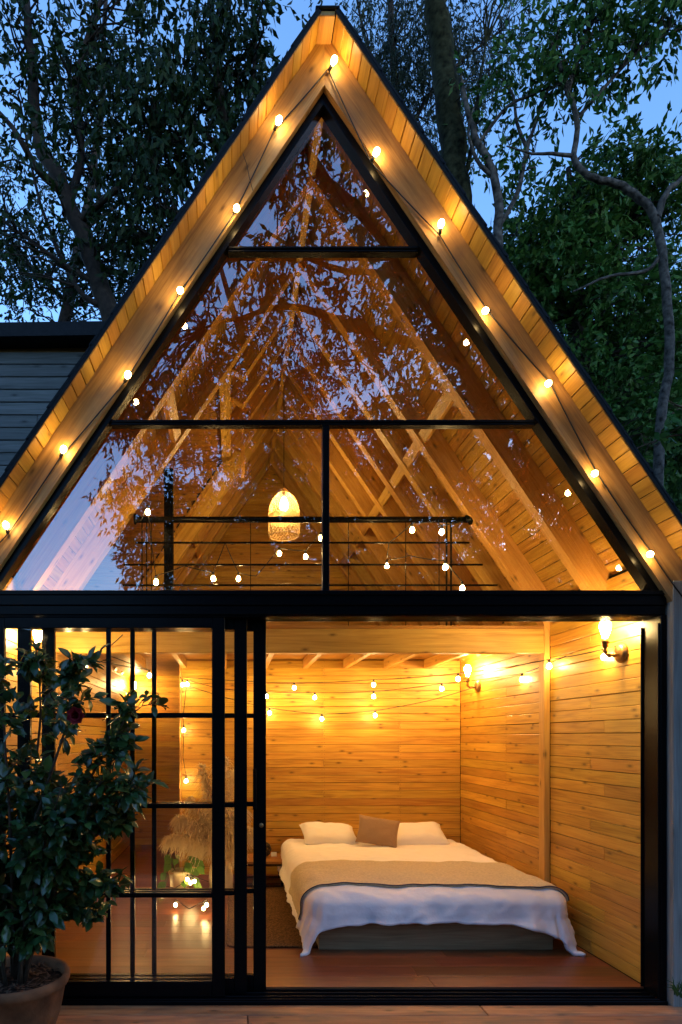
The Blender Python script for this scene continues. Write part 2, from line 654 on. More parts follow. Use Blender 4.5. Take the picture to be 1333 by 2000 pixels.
board('ridge_board', (0, .06, 5.40), (0, YB, 5.40), .05, .22, (0, 0, 1), M['beam'], cabin)

# rafters: the front pair faces the deck, the others stand behind the glass
RD = .172         # rafter depth at right angles to the slope


def rafter(y, thick, side, z_end, mat, s0=None):
    s_end = (ZC - z_end) / SN
    h = -RD / 2 - .001
    n = Vector((side * SN, 0, CS))
    s_start = .0 if s0 is None else s0
    # plumb cut at the apex: the pair meets on the axis
    V = []
    for yy in (y - thick / 2, y + thick / 2):
        for (s, hh) in ((s_start + .001 * TAN, -.001), (s_end, -.001), (s_end, -RD), (s_start + RD * (SN / CS) if s0 is None else s_start, -RD)):
            V.append(slope_pt(s, hh, yy, side))
    c = sum(V, Vector()) / 8
    x = Vector((side * CS, 0, -SN))
    z = n
    yv = z.cross(x)
    mw = Matrix((x, yv, z)).transposed().to_4x4()
    mw.translation = c
    inv = mw.inverted()
    fs = [(0, 1, 2, 3), (7, 6, 5, 4), (0, 4, 5, 1), (1, 5, 6, 2), (2, 6, 7, 3), (3, 7, 4, 0)]
    if side < 0:
        fs = [f[::-1] for f in fs]
    o = obj('rafter', [inv @ v for v in V], [f[::-1] for f in fs], mat, cabin, mw=mw)
    return o


for side in (-1, 1):
    rafter(-.005, .09, side, 2.16, M['barge'])
RAFT_D = [4.13, 4.87, 5.32, 5.77, 6.22, 6.67, 7.12, 7.57, 8.02, 8.47]
for D in RAFT_D:
    y = D - 3.6 + .045
    for side in (-1, 1):
        cut = side < 0 and CUT0 < y < CUT1
        rafter(y, .09, side, CUTZ + .02 if cut else 2.42, M['beam'])
# noggings between the rafters at mid height
for side in (-1, 1):
    zz = 3.90
    x = side * (ceil_x(zz, ZR) + .045)
    for a, b in zip(RAFT_D[:-1], RAFT_D[1:]):
        y0, y1 = a - 3.6 + .092, b - 3.6 - .002
        if side < 0 and y1 > CUT0 and y0 < CUT1:
            continue
        board('nogging', (x, y0, zz), (x, y1, zz), .09, .05, (side * SN, 0, CS), M['beam'], cabin)

# black steel glazing of the gable
gw = group_part('gable_window', cabin, (0, .04, 2.4))
FW, FY0, FY1, ZF = .040, -.012, .064, 2.375


def slant_bar(side):
    V = []
    za, zb = ZR - .002, ZR - FW / CS
    for yy in (FY0, FY1):
        V += [Vector((0, yy, za)), Vector((side * ceil_x(ZF, za), yy, ZF)), Vector((side * ceil_x(ZF, zb), yy, ZF)), Vector((0, yy, zb))]
    fs = [(0, 1, 2, 3), (7, 6, 5, 4), (0, 4, 5, 1), (1, 5, 6, 2), (2, 6, 7, 3), (3, 7, 4, 0)]
    if side > 0:
        fs = [f[::-1] for f in fs]
    obj('window_frame', V, [f[::-1] for f in fs], M['black'], gw)


slant_bar(-1)
slant_bar(1)
ZI = ZR - FW / CS
for zc in (4.385, 3.368):
    hx = ceil_x(zc, ZI) - .002
    board('mullion', (-hx, .03, zc), (hx, .03, zc), .05, .032, (0, 0, 1), M['black'], gw)
    board('mullion_lip', (-hx, .002, zc + .006), (hx, .002, zc + .006), .006, .014, (0, 0, 1), M['black'], gw)
board('mullion', (.018, .03, ZF), (.018, .03, 3.351), .040, .05, (0, 1, 0), M['black'], gw)
GY = .042
za = ZR - FW / CS


def pane(poly, mat=M['glass'], par=gw):
    n = len(poly)
    V = [(x, GY, z) for x, z in poly]
    obj('pane', V, [list(range(n))], mat, par)


z1, z2 = 4.385, 3.368
pane([(-ceil_x(z1 + .016, za), z1 + .016), (ceil_x(z1 + .016, za), z1 + .016), (0, za)])
pane([(-ceil_x(z2 + .016, za), z2 + .016), (ceil_x(z2 + .016, za), z2 + .016), (ceil_x(z1 - .016, za), z1 - .016), (-ceil_x(z1 - .016, za), z1 - .016)])
pane([(-ceil_x(ZF, za), ZF), (-.002, ZF), (-.002, z2 - .016), (-ceil_x(z2 - .016, za), z2 - .016)])
pane([(.038, ZF), (ceil_x(ZF, za), ZF), (ceil_x(z2 - .016, za), z2 - .016), (.038, z2 - .016)])

# steel header, jambs and sliding track
hd = group_part('door_frame', cabin, (0, 0, 2.3))
board('header', (-2.1, .04, 2.333), (2.0, .04, 2.333), .12, .084, (0, 0, 1), M['black'], hd)
board('header_lip', (-2.1, -.024, 2.362), (2.0, -.024, 2.362), .012, .026, (0, 0, 1), M['black'], hd)
board('header', (-2.1, .075, 2.2635), (2.0, .075, 2.2635), .17, .053, (0, 0, 1), M['black'], hd)
for yy in (.005, .045, .095, .15):
    board('track', (-2.1, yy, 2.231), (1.97, yy, 2.231), .008, .010, (0, 0, 1), M['black'], hd)
board('jamb', (1.990, .075, -.04), (1.990, .075, 2.236), .036, .17, (0, 1, 0), M['black'], hd)
for yy in (.0, .15):
    board('track', (1.966, yy, -.03), (1.966, yy, 2.19), .012, .010, (0, 1, 0), M['black'], hd)
board('jamb', (-1.962, .075, -.04), (-1.962, .075, 2.236), .025, .17, (0, 1, 0), M['black'], hd)
board('sill', (-2.1, .06, -.030), (2.0, .06, -.030), .18, .03, (0, 0, 1), M['black'], hd)
for yy in (-.02, .02, .07, .12, .148):
    board('track', (-2.0, yy, -.010), (1.96, yy, -.010), .008, .012, (0, 0, 1), M['black'], hd)

# three sliding glass doors, pushed together on the left
for (D, xl, xr, first) in ((3.62, -1.9475, -.5753, True), (3.67, -1.812, -.4444, False), (3.72, -1.682, -.3285, False)):
    y = D - 3.6
    dr = group_part('sliding_door', cabin, ((xl + xr) / 2, y, 0))
    st, th = .077, .034
    zb, zt = -.004, 2.224
    for x in (xl + st / 2, xr - st / 2):
        board('stile', (x, y, zb), (x, y, zt), st, th, (0, 1, 0), M['black'], dr)
    board('rail', (xl + st, y, zb + .045), (xr - st, y, zb + .045), th, .09, (0, 0, 1), M['black'], dr)
    board('rail', (xl + st, y, 2.192), (xr - st, y, 2.192), th, .064, (0, 0, 1), M['black'], dr)
    xm = (xl + xr) / 2
    zs = [.087, .591, 1.116, 1.65, 2.16]
    board('mullion', (xm, y, .087), (xm, y, 2.16), .027, .022, (0, 1, 0), M['black'], dr)
    for z in zs[1:-1]:
        for (a, b) in ((xl + st, xm - .0135), (xm + .0135, xr - st)):
            board('glazing_bar', (a, y, z), (b, y, z), .022, .028, (0, 0, 1), M['black'], dr)
    for i in range(4):
        for (a, b) in ((xl + st, xm - .0135), (xm + .0135, xr - st)):
            z0, z1_ = zs[i] + (.014 if i else 0), zs[i + 1] - (.014 if i < 3 else 0)
            obj('pane', [(a, y, z0), (b, y, z0), (b, y, z1_), (a, y, z1_)], [(0, 1, 2, 3)], M['doorglass'], dr)
    if D == 3.72:
        hx = -.3985
        board('handle', (hx, y - .045, 1.085), (hx, y - .045, 1.335), .022, .018, (0, 1, 0), M['black'], dr, .005)
        for z in (1.12, 1.30):
            board('handle_bracket', (hx + .005, y - .037, z), (hx + .005, y - .017, z), .018, .018, (0, 0, 1), M['black'], dr)
        place('lock', lathe_mesh('lock', [(0, 0), (.014, 0), (.014, .008), (.006, .012), (0, .012)], M['brass'], 12), (-.358, y - .017, .99), (0, -1, 0), dr)

# right outer post and boards under the eave
board('corner_post', (2.055, -.01, -.19), (2.055, -.01, 2.425), .085, .09, (0, 1, 0), M['post'], cabin, .004)
board('corner_post', (2.152, .02, -.19), (2.152, .02, 2.30), .10, .05, (0, 1, 0), M['post'], cabin, .004)
board('corner_post', (-2.055, -.01, -.19), (-2.055, -.01, 2.425), .085, .09, (0, 1, 0), M['post'], cabin, .004)


def slab(name, lo, hi, mat, par):
    (a, b, c), (d, e, f) = lo, hi
    V = [(a, b, c), (d, b, c), (d, e, c), (a, e, c), (a, b, f), (d, b, f), (d, e, f), (a, e, f)]
    return obj(name, V, [(0, 3, 2, 1), (4, 5, 6, 7), (0, 1, 5, 4), (1, 2, 6, 5), (2, 3, 7, 6), (3, 0, 4, 7)], mat, par)


# bedroom walls: a solid back with planks nailed on
PH = .086


def wall_rows(z0, z1):
    n = round((z1 - z0) / PH)
    h = (z1 - z0) / n
    return [(z0 + h * i + h / 2, h) for i in range(n)]


WT = .016
for side in (1, -1):
    xw = 1.985 * side
    yend = 3.185 if side > 0 else YB
    wl = slab('side_wall', (min(xw + side * WT, xw + side * .09), .16, -.19), (max(xw + side * WT, xw + side * .09), YB, 2.60), M['roofing'], cabin)
    for i, (z, h) in enumerate(wall_rows(.001, 2.58)):
        segs = [(.165, 1.268), (1.362, yend - .002)]
        if side > 0:
            j1 = (.72, None, None, .56, None)[i % 5]
            j2 = (None, 2.05, None, None, 2.05, None)[i % 6]
            out = []
            for (a, b), j in zip(segs, (j1, j2)):
                out += [(a, j), (j, b)] if j else [(a, b)]
            segs = out
        for (a, b) in segs:
            jz = random.uniform(-.0015, .0015)
            board('wall_plank', (xw + side * (WT / 2 + jz), a + .0006, z), (xw + side * (WT / 2 + jz), b - .0006, z), h - random.choice((.0018, .0024, .0034, .0050)), WT, (-side, 0, 0), M['pine'], wl, .003)
    # corner post in the wall that carries the loft beam
    board('wall_post', (side * 1.9625, 1.315, 0), (side * 1.9625, 1.315, 2.62), .045, .09, (0, 1, 0), M['beam'], cabin)

bw = slab('back_wall', (-1.093, 3.185 + WT, -.19), (1.985, 3.28, 2.37), M['roofing'], cabin)
for i, (z, h) in enumerate(wall_rows(.001, 2.37)):
    js = [(1.31, ), (), (.47, ), (1.31, ), (), (), (.47, ), ()][i % 8]
    xs = [-1.093] + list(js) + [1.984]
    for a, b in zip(xs[:-1], xs[1:]):
        jz = random.uniform(-.0015, .0015)
        board('wall_plank', (a + .0006, 3.185 + WT / 2 + jz, z), (b - .0006, 3.185 + WT / 2 + jz, z), h - random.choice((.0018, .0024, .0034, .0050)), WT, (0, -1, 0), M['pine'], bw, .003)
board('wall_trim', (-1.105, 3.20, 0), (-1.105, 3.20, 2.37), .022, .10, (0, 1, 0), M['beam'], cabin)
# back gable, full height
gwall = slab('gable_wall', (-2.0, YB, -.19), (2.0, YB + .08, 2.5), M['pine_dark'], cabin)
obj('gable_wall', [(-2.05, YB + .002, 2.5), (2.05, YB + .002, 2.5), (0, YB + .002, ZC - .02), (-2.05, YB + .08, 2.5), (2.05, YB + .08, 2.5), (0, YB + .08, ZC - .02)],
    [(0, 1, 2), (5, 4, 3), (0, 3, 4, 1), (1, 4, 5, 2), (2, 5, 3, 0)], M['pine_dark'], cabin)
for i, (z, h) in enumerate(wall_rows(.001, 5.5)):
    hx = min(1.98, ceil_x(z + h / 2) - .01)
    if hx < .05:
        continue
    board('gable_plank', (-hx, YB - .009, z), (hx, YB - .009, z), h - .003, .016, (0, -1, 0), M['pine'], gwall, .003)

# nail heads over the studs
def nails(par, pts, nrm):
    V, Fs = [], []
    n = Vector(nrm)
    u = Vector((0, 0, 1))
    w = n.cross(u)
    for p in pts:
        k = len(V)
        for i in range(6):
            a = i * math.pi / 3
            V.append(Vector(p) + n * .0006 + (u * math.cos(a) + w * math.sin(a)) * .0032)
        Fs.append(tuple(range(k, k + 6)) if True else None)
    o = obj('nail_heads', V, Fs, M['stem'], par)
    o['kind'] = 'stuff'


nails(bw, [(x + e, 3.1832, z + g + random.uniform(-.004, .004)) for z, h in wall_rows(.001, 2.37) for x in (-.37, .47, 1.31) for e in (-.014, .014) for g in (-.022, .022)], (0, -1, 0))
for sw in [o for o in cabin.children if o.name.startswith('side_wall')][:1]:
    nails(sw, [(1.9832, y + e, z + g + random.uniform(-.004, .004)) for z, h in wall_rows(.001, 2.58) for y in (.72, 2.05) for e in (-.012, .012) for g in (-.022, .022)], (-1, 0, 0))
# loft: beam, joists, boards
board('loft_beam', (-1.939, 1.315, 2.285), (1.939, 1.315, 2.285), .09, .19, (0, 0, 1), M['beam'], cabin, .005)
for i in range(8):
    x = .245 + .445 * (i - 4) + .025
    board('loft_joist', (x, 1.361, 2.329), (x, 3.184, 2.329), .05, .10, (0, 0, 1), M['beam'], cabin)
lf = group_part('loft_floor', cabin, (0, 3, 2.39))
y = 1.275
while y < YB - .13:
    board('loft_board', (-1.98, y + .06, 2.394), (1.98, y + .06, 2.394), .1185, .026, (0, 0, 1), M['pine_dark'], lf)
    y += .12
board('loft_board', (-4.3, 2.45, 2.372), (-1.99, 2.45, 2.372), 1.88, .05, (0, 0, 1), M['pine_dark'], lf)

# black steel railing along the loft edge
RY = 1.32
rl = group_part('loft_railing', cabin, (0, RY, 2.4))
for (py, a, b, r) in ((1015, 272, 912, .024), (1060, 265, 917, .008), (1103, 242, 943, .008), (1143, 240, 972, .008)):
    p0, p1 = W(a, py, 4.92), W(b, py, 4.92)
    tube('railing_bar', [p0, (p0 + p1) / 2, p1], r, M['black'], rl, 10)
for px in (282, 878):
    for dx in (-.018, .018):
        p = W(px, 1015, 4.92) + Vector((dx, 0, 0))
        board('railing_post', (p.x, RY + .012, 2.409), (p.x, RY + .012, p.z), .006, .03, (0, 1, 0), M['black'], rl, .001)
for px in (296, 490, 681, 793, 858):
    p = W(px, 1015, 4.92)
    tube('railing_rod', [(p.x, RY, 2.409), (p.x, RY, p.z / 2 + 1.18), (p.x, RY, p.z)], .0032, M['black'], rl, 6)
for px in (270, 914):
    p = W(px, 1015, 4.92)
    d = 1 if px > 500 else -1
    place('railing_flange', lathe_mesh('flange', [(0, 0), (.045, 0), (.045, .014), (.03, .02), (.03, .05), (0, .05)], M['black'], 14), p + Vector((d * .03, 0, .005)), (-d, 0, 0), rl)
board('steel_post', (-1.055, 1.46, 2.41), (-1.055, 1.46, 3.72), .075, .075, (0, 1, 0), M['black'], cabin)

# ---------------------------------------------------------------- side wing on the left
wing = thing('side_wing', 'grey plank-clad side wing with dark flat roof joining the cabin left', 'building', (-4, 2, -.2))
WZ = 4.76
ww = group_part('wing_wall', wing, (-3, CUT0, 2.5))
z, i = -.1, 0
rowh = .1045
while z + rowh < WZ:
    xe = -(ceil_x(z + rowh) + .10)
    if z + rowh > CUTZ - .03:
        xe = -(ceil_x(z + rowh) + .10)
    cuts = [(-5.5, xe)]
    if i % 3 == 1 and xe > -3:
        j = random.uniform(-2.6, -1.9)
        cuts = [(-5.5, j), (j, xe)] if j < xe - .1 else cuts
    for a, b in cuts:
        jz = random.uniform(-.002, .002)
        board('siding_plank', (a, CUT0 - .012 + jz, z + rowh / 2), (b - .003, CUT0 - .012 + jz, z + rowh / 2), rowh - .006, .024, (0, -1, 0), M['siding'], ww, .004)
    z += rowh
    i += 1
# solid shell behind the planks (open towards the cabin's loft)
slab('wing_shell', (-5.5, CUT0 + .002, -.19), (-2.62, CUT0 + .06, WZ), M['pine_dark'], wing)
V = []
for yy in (CUT0 + .003, CUT0 + .06):
    V += [(-2.62, yy, 2.34), (-ceil_x(2.34) - .03, yy, 2.34), (-ceil_x(WZ) - .03, yy, WZ), (-2.62, yy, WZ)]
obj('wing_shell', V, [(0, 1, 2, 3), (7, 6, 5, 4), (0, 4, 5, 1), (1, 5, 6, 2), (2, 6, 7, 3), (3, 7, 4, 0)], M['pine_dark'], wing)
V = []
for yy in (CUT1 + .018, CUT1 + .08):
    V += [(-5.5, yy, -.19), (-2.6, yy, -.19), (-ceil_x(2.0) - .03, yy, 2.0), (-ceil_x(WZ) - .03, yy, WZ), (-5.5, yy, WZ)]
obj('wing_shell', V, [(0, 1, 2, 3, 4), (9, 8, 7, 6, 5), (0, 5, 6, 1), (1, 6, 7, 2), (2, 7, 8, 3), (3, 8, 9, 4), (4, 9, 5, 0)], M['pine_dark'], wing)
slab('wing_shell', (-5.5, CUT0 + .06, -.19), (-5.44, CUT1 + .018, WZ), M['pine_dark'], wing)
for i, (z, h) in enumerate(wall_rows(2.41, WZ - .03)):
    board('wall_plank', (-5.4, CUT1 + .008, z), (-ceil_x(z - h / 2) - .005, CUT1 + .008, z), h - .003, .018, (0, -1, 0), M['pine_dark'], ww, .003)
y = CUT0 + .07
while y < CUT1 - .1:
    board('ceiling_board', (-5.4, y + .055, WZ - .085), (-ceil_x(WZ - .1) - .02, y + .055, WZ - .085), .108, .018, (0, 0, 1), M['pine_dark'], wing)
    y += .112
# wing roof: dark board and fascia, falling slightly to the left
V = []
for yy in (CUT0 - .16, CUT1 + .25):
    V += [(-6.2, yy, WZ - .07), (-ceil_x(WZ + .03) - .07, yy, WZ + .01), (-ceil_x(WZ + .16) - .07, yy, WZ + .12), (-6.2, yy, WZ + .05)]
obj('wing_roof', V, [(0, 1, 2, 3), (7, 6, 5, 4), (0, 4, 5, 1), (1, 5, 6, 2), (2, 6, 7, 3), (3, 7, 4, 0)], M['roofing'], wing)
board('opening_trim', (-ceil_x(CUTZ) - .01, CUT0, CUTZ - .05), (-ceil_x(CUTZ) - .01, CUT1, CUTZ - .05), .10, .10, (0, 0, 1), M['beam'], cabin)
board('opening_stud', (-.42, 3.10, 4.35), (-.42, 3.10, 4.95), .04, .04, (0, 1, 0), M['beam'], cabin)

# ---------------------------------------------------------------- lamps
BULB = [(.0, .052), (.010, .050), (.019, .042), (.0225, .030), (.021, .018), (.015, .007), (.010, 0)]
ST64 = [(.0, .122), (.016, .117), (.029, .100), (.0335, .080), (.031, .058), (.023, .034), (.016, .012), (.014, 0)]
SOCK = [(.0, -.034), (.010, -.032), (.0125, -.026), (.0125, .004), (.0, .006)]
bulb_me = {k: lathe_mesh('bulb', BULB, M[k], 10) for k in ('b_facade', 'b_string', 'b_loft', 'b_fairy')}
st_me = lathe_mesh('filament_bulb', ST64, M['b_sconce'], 12)
sock_me = lathe_mesh('socket', SOCK, M['wire'], 10)


def sag(a, b, drop, n=7):
    a, b = Vector(a), Vector(b)
    return [a.lerp(b, i / n) - Vector((0, 0, drop * 4 * (i / n) * (1 - i / n))) for i in range(n + 1)]


def string_light(label, path, bulbs, bmat, group=None, scale=1.0, wire=.004, drop=.030):
    """path: wire points; bulbs: (point on the wire, direction)."""
    t = thing('string_light', label, 'string light', bulbs[0][0], group)
    tube('wire', [tuple(p) for p in path], wire, M['wire'], t, 6)
    for p, d in bulbs:
        d = Vector(d).normalized()
        place('socket', sock_me, Vector(p) + d * .032 * scale, d, t, scale)
        place('bulb', bulb_me[bmat], Vector(p) + d * .036 * scale, d, t, scale)
    return t


# front gable string: one run on each rafter
YW = -.062
for side, pxs, lab in ((-1, [(545, 235), (462, 408), (352, 568), (250, 732), (126, 873), (11, 1022)], 'string of warm bulbs fixed along the left front rafter'),
                       (1, [(653, 118), (739, 291), (863, 432), (948, 607), (1071, 749), (1162, 925), (1270, 1083)], 'string of warm bulbs fixed along the right front rafter')):
    pts, bl = [], []
    if side < 0:
        pts.append(W(640, 136, 3.54))
    for i, (px, py) in enumerate(pxs):
        c = W(px, py, 3.50)
        d = Vector((.25 + .3 * math.sin(i * 2.1), -.55, .62 if i % 3 else .2)).normalized()
        if side > 0 and i > 2:
            d = Vector((-.35, -.5, -.25)).normalized()
        if side < 0 and i in (1, 2):
            d = Vector((.1, -.8, -.2)).normalized()
        p = c - d * .062
        p.y = YW
        d = (c - p).normalized()
        pts.append(p)
        bl.append((p, d))
    if side < 0:
        pts.append(W(-20, 1078, 3.54))
    else:
        pts.append(W(1333, 1165, 3.54))
    full = []
    for a, b in zip(pts[:-1], pts[1:]):
        full += sag(a, b, .006, 4)[:-1]
    full.append(pts[-1])
    string_light(lab, full, bl, 'b_facade', scale=.8, wire=.0035)
tube('loose_cable', [W(475, 300, 3.53), W(482, 320, 3.53), W(487, 345, 3.53), W(494, 372, 3.53)], .002, M['wire'], cabin, 5)

# bedroom strings: (pixel, pixel, distance)
DN = Vector((.02, 0, -1))


def px_string(label, pts, bmat, wire_extra=(), group=None, up=.035, scale=.84, droop=.01):
    bl, path = [], []
    seq = [(p, True) for p in pts] if not wire_extra else list(wire_extra)
    for (px, py, D), lamp in seq:
        c = W(px, py, D)
        if lamp:
            top = c + Vector((0, 0, .066 * scale))
            bl.append((top, DN))
            path.append(top)
        else:
            path.append(c)
    full = []
    for a, b in zip(path[:-1], path[1:]):
        full += sag(a, b, droop * (b - a).length, 4)[:-1]
    full.append(path[-1])
    return string_light(label, full, bl, bmat, group, scale)


px_string('topmost string of bulbs swooping across the bedroom back wall', None, 'b_string',
          [((1252, 1246, 3.86), False), ((1180, 1284, 4.12), True), ((1073, 1302, 4.78), True), ((895, 1327, 5.7), True), ((730, 1338, 6.3), True),
           ((575, 1344, 6.45), True), ((480, 1330, 6.5), False), ((357, 1322, 6.6), False)])
px_string('middle string of bulbs crossing the bedroom towards the far sconce', None, 'b_string',
          [((1105, 1282, 4.63), False), ((1020, 1328, 5.3), True), ((863, 1346, 6.1), True), ((730, 1361, 6.45), True), ((615, 1363, 6.5), True),
           ((521, 1361, 6.5), True), ((430, 1345, 6.55), False), ((357, 1325, 6.6), False)])
px_string('lowest string of bulbs sagging from the far sconce over the bed', None, 'b_string',
          [((928, 1342, 6.2), False), ((840, 1368, 6.4), False), ((733, 1398, 6.6), True), ((629, 1405, 6.6), True), ((527, 1393, 6.6), True), ((440, 1362, 6.6), False), ((362, 1337, 6.6), False)])
px_string('string of bulbs hanging down the end of the bedroom back wall', None, 'b_string',
          [((352, 1322, 6.62), False), ((357, 1338, 6.6), True), ((366, 1337, 6.58), True), ((358, 1400, 6.62), False), ((359, 1427, 6.62), True), ((358, 1480, 6.62), False), ((364, 1526, 6.6), True)], droop=0)
px_string('string of bulbs along the left wall behind the sliding doors', None, 'b_string',
          [((240, 1240, 4.6), False), ((200, 1275, 5.0), False), ((292, 1320, 5.8), True), ((167, 1300, 4.8), True), ((134, 1306, 4.6), True)], droop=.005)

# loft strings
px_string('string of bulbs wound round the loft railing left end', None, 'b_loft',
          [((275, 1018, 4.74), False), ((289, 1001, 4.72), True), ((296, 1060, 4.74), False), ((305, 1138, 4.7), True), ((360, 1105, 4.9), False), ((417, 1131, 5.0), True), ((440, 1060, 5.1), False),
           ((466, 1131, 5.2), True), ((500, 1125, 5.4), False), ((546, 1082, 5.6), True), ((597, 1088, 5.5), True), ((627, 1052, 5.3), True)], droop=.02)
px_string('string of bulbs wound round the loft railing right end', None, 'b_loft',
          [((905, 1018, 4.76), False), ((863, 1040, 4.72), True), ((850, 1018, 4.76), False), ((805, 1036, 4.72), True), ((760, 1060, 5.1), False), ((756, 1106, 5.3), True), ((800, 1085, 5.0), False), ((870, 1109, 4.72), True), ((903, 1150, 4.7), True)], droop=.02)

# four wall sconces on brass pipe
sconce_things = []


def sconce(xw, y, z, side, label):
    """side +1: on the right wall (arm reaches to -x)."""
    t = thing('wall_sconce', label, 'wall lamp', (xw, y, z), 'pipe sconces on the bedroom walls')
    d = -side
    place('backplate', lathe_mesh('backplate', [(0, 0), (.066, 0), (.066, .010), (.058, .014), (.058, .022), (.046, .030), (.030, .034), (.012, .042), (0, .043)], M['brass'], 24), (xw, y, z), (d, 0, 0), t)
    x1 = xw + d * .10
    tube('pipe_arm', [(xw + d * .03, y - .01, z - .012), (xw + d * .06, y - .01, z - .018), (x1, y - .01, z - .018), (x1 + d * .012, y - .01, z - .008), (x1 + d * .014, y - .01, z + .03)], .0095, M['brass'], t, 10)
    for (p, q, r) in (((xw + d * .055, y - .01, z - .018), (d, 0, 0), .014), ((x1 - d * .012, y - .01, z - .018), (d, 0, 0), .014), ((x1 + d * .014, y - .01, z + .004), (0, 0, 1), .014)):
        place('pipe_collar', lathe_mesh('collar', [(0, -.008), (r, -.008), (r * 1.12, 0), (r, .008), (0, .008)], M['brass'], 12), p, q, t)
    c = (x1 + d * .014, y - .01, z + .03)
    place('lamp_holder', lathe_mesh('lamp_holder', [(0, 0), (.016, 0), (.020, .01), (.020, .032), (.024, .036), (.024, .044), (.019, .048), (.019, .062), (0, .062)], M['brass'], 14), c, (0, 0, 1), t)
    place('bulb', st_me, (c[0], c[1], c[2] + .06), (0, 0, 1), t)
    return t


sconce(1.985, .37, 2.066, 1, 'brass pipe sconce with bare bulb nearest the front on the right wall')
sconce(1.985, 2.69, 2.05, 1, 'brass pipe sconce in the far right corner above the bed')
sconce(-1.985, .64, 2.07, -1, 'brass pipe sconce on the left wall just behind the sliding doors')
sconce(-1.985, 4.75, 2.07, -1, 'brass pipe sconce far down the passage on the left wall')

# woven pendant in the loft
pd = thing('pendant_lamp', 'woven rattan bell pendant hanging lit in the loft', 'pendant lamp', (0, 2.76, 3.56))
pc = W(555, 1048, 6.36)
PX, PY, PZ = pc.x, pc.y, pc.z
prof = [(.150, 0), (.160, .03), (.163, .08), (.163, .16), (.160, .25), (.150, .31), (.128, .37), (.090, .42), (.045, .46), (.030, .485)]


def prof_r(h):
    for (r0, z0), (r1, z1_) in zip(prof[:-1], prof[1:]):
        if z0 <= h <= z1_:
            return r0 + (r1 - r0) * (h - z0) / (z1_ - z0)
    return prof[-1][0]


Vs, Qs, base = [], [], 0
for fam in (1, -1):
    for k in range(30):
        for (h0, h1) in ((.0, .155), (.225, .485)):
            hs = np.linspace(h0, h1, 9)
            pts = []
            for h in hs:
                a = 2 * math.pi * k / 30 + fam * (h * 5.0)
                r = prof_r(h) + fam * .0015
                pts.append((PX + r * math.cos(a), PY + r * math.sin(a), PZ + h))
            v, q = tube_np(pts, .0022, 4, base)
            Vs.append(v)
            Qs.append(q)
            base += len(v)
nobj('woven_shade', np.vstack(Vs), np.vstack(Qs), M['rattan'], pd)
Vs, Qs, base = [], [], 0
for h in list(np.arange(.158, .226, .0085)) + [0, .004, .485]:
    pts = [(PX + prof_r(h) * math.cos(a), PY + prof_r(h) * math.sin(a), PZ + h) for a in np.linspace(0, 2 * math.pi, 33)]
    v, q = tube_np(pts, .0030, 4, base)
    Vs.append(v)
    Qs.append(q)
    base += len(v)
nobj('shade_ring', np.vstack(Vs), np.vstack(Qs), M['rattan'], pd)
tube('cord', [(PX, PY, PZ + .47), (PX, PY, 4.6), (PX, PY, 5.28)], .004, M['wire'], pd, 6)
place('lamp_holder', lathe_mesh('lamp_holder', [(0, 0), (.02, 0), (.022, .05), (.012, .07), (0, .07)], M['wire'], 12), (PX, PY, PZ + .42), (0, 0, 1), pd)
place('bulb', lathe_mesh('pendant_bulb', [(0, -.13), (.025, -.125), (.042, -.10), (.045, -.07), (.032, -.03), (.015, 0)], M['b_pendant'], 12), (PX, PY, PZ + .40), (0, 0, 1), pd)

# ---------------------------------------------------------------- the bed
BX0, BX1, BY0, BY1, BZ = .02, 1.84, .76, 3.10, .415
RC = .105
bed = thing('bed_platform', 'low grey-brown wooden bed platform under the white duvet', 'bed', (.92, 1.9, 0))
slab('platform_board', (.085, .795, .002), (1.76, .82, .205), M['platform'], bed)
slab('platform_board', (.085, .82, .002), (.11, 3.1, .205), M['platform'], bed)
slab('platform_board', (1.735, .82, .002), (1.76, 3.1, .205), M['platform'], bed)
slab('platform_top', (.11, .82, .19), (1.735, 3.1, .204), M['platform'], bed)
mt = slab('mattress', (BX0 + .05, BY0 + .05, .206), (BX1 - .05, BY1, BZ - .03), M['pillow'], bed)
from mathutils import noise as mn


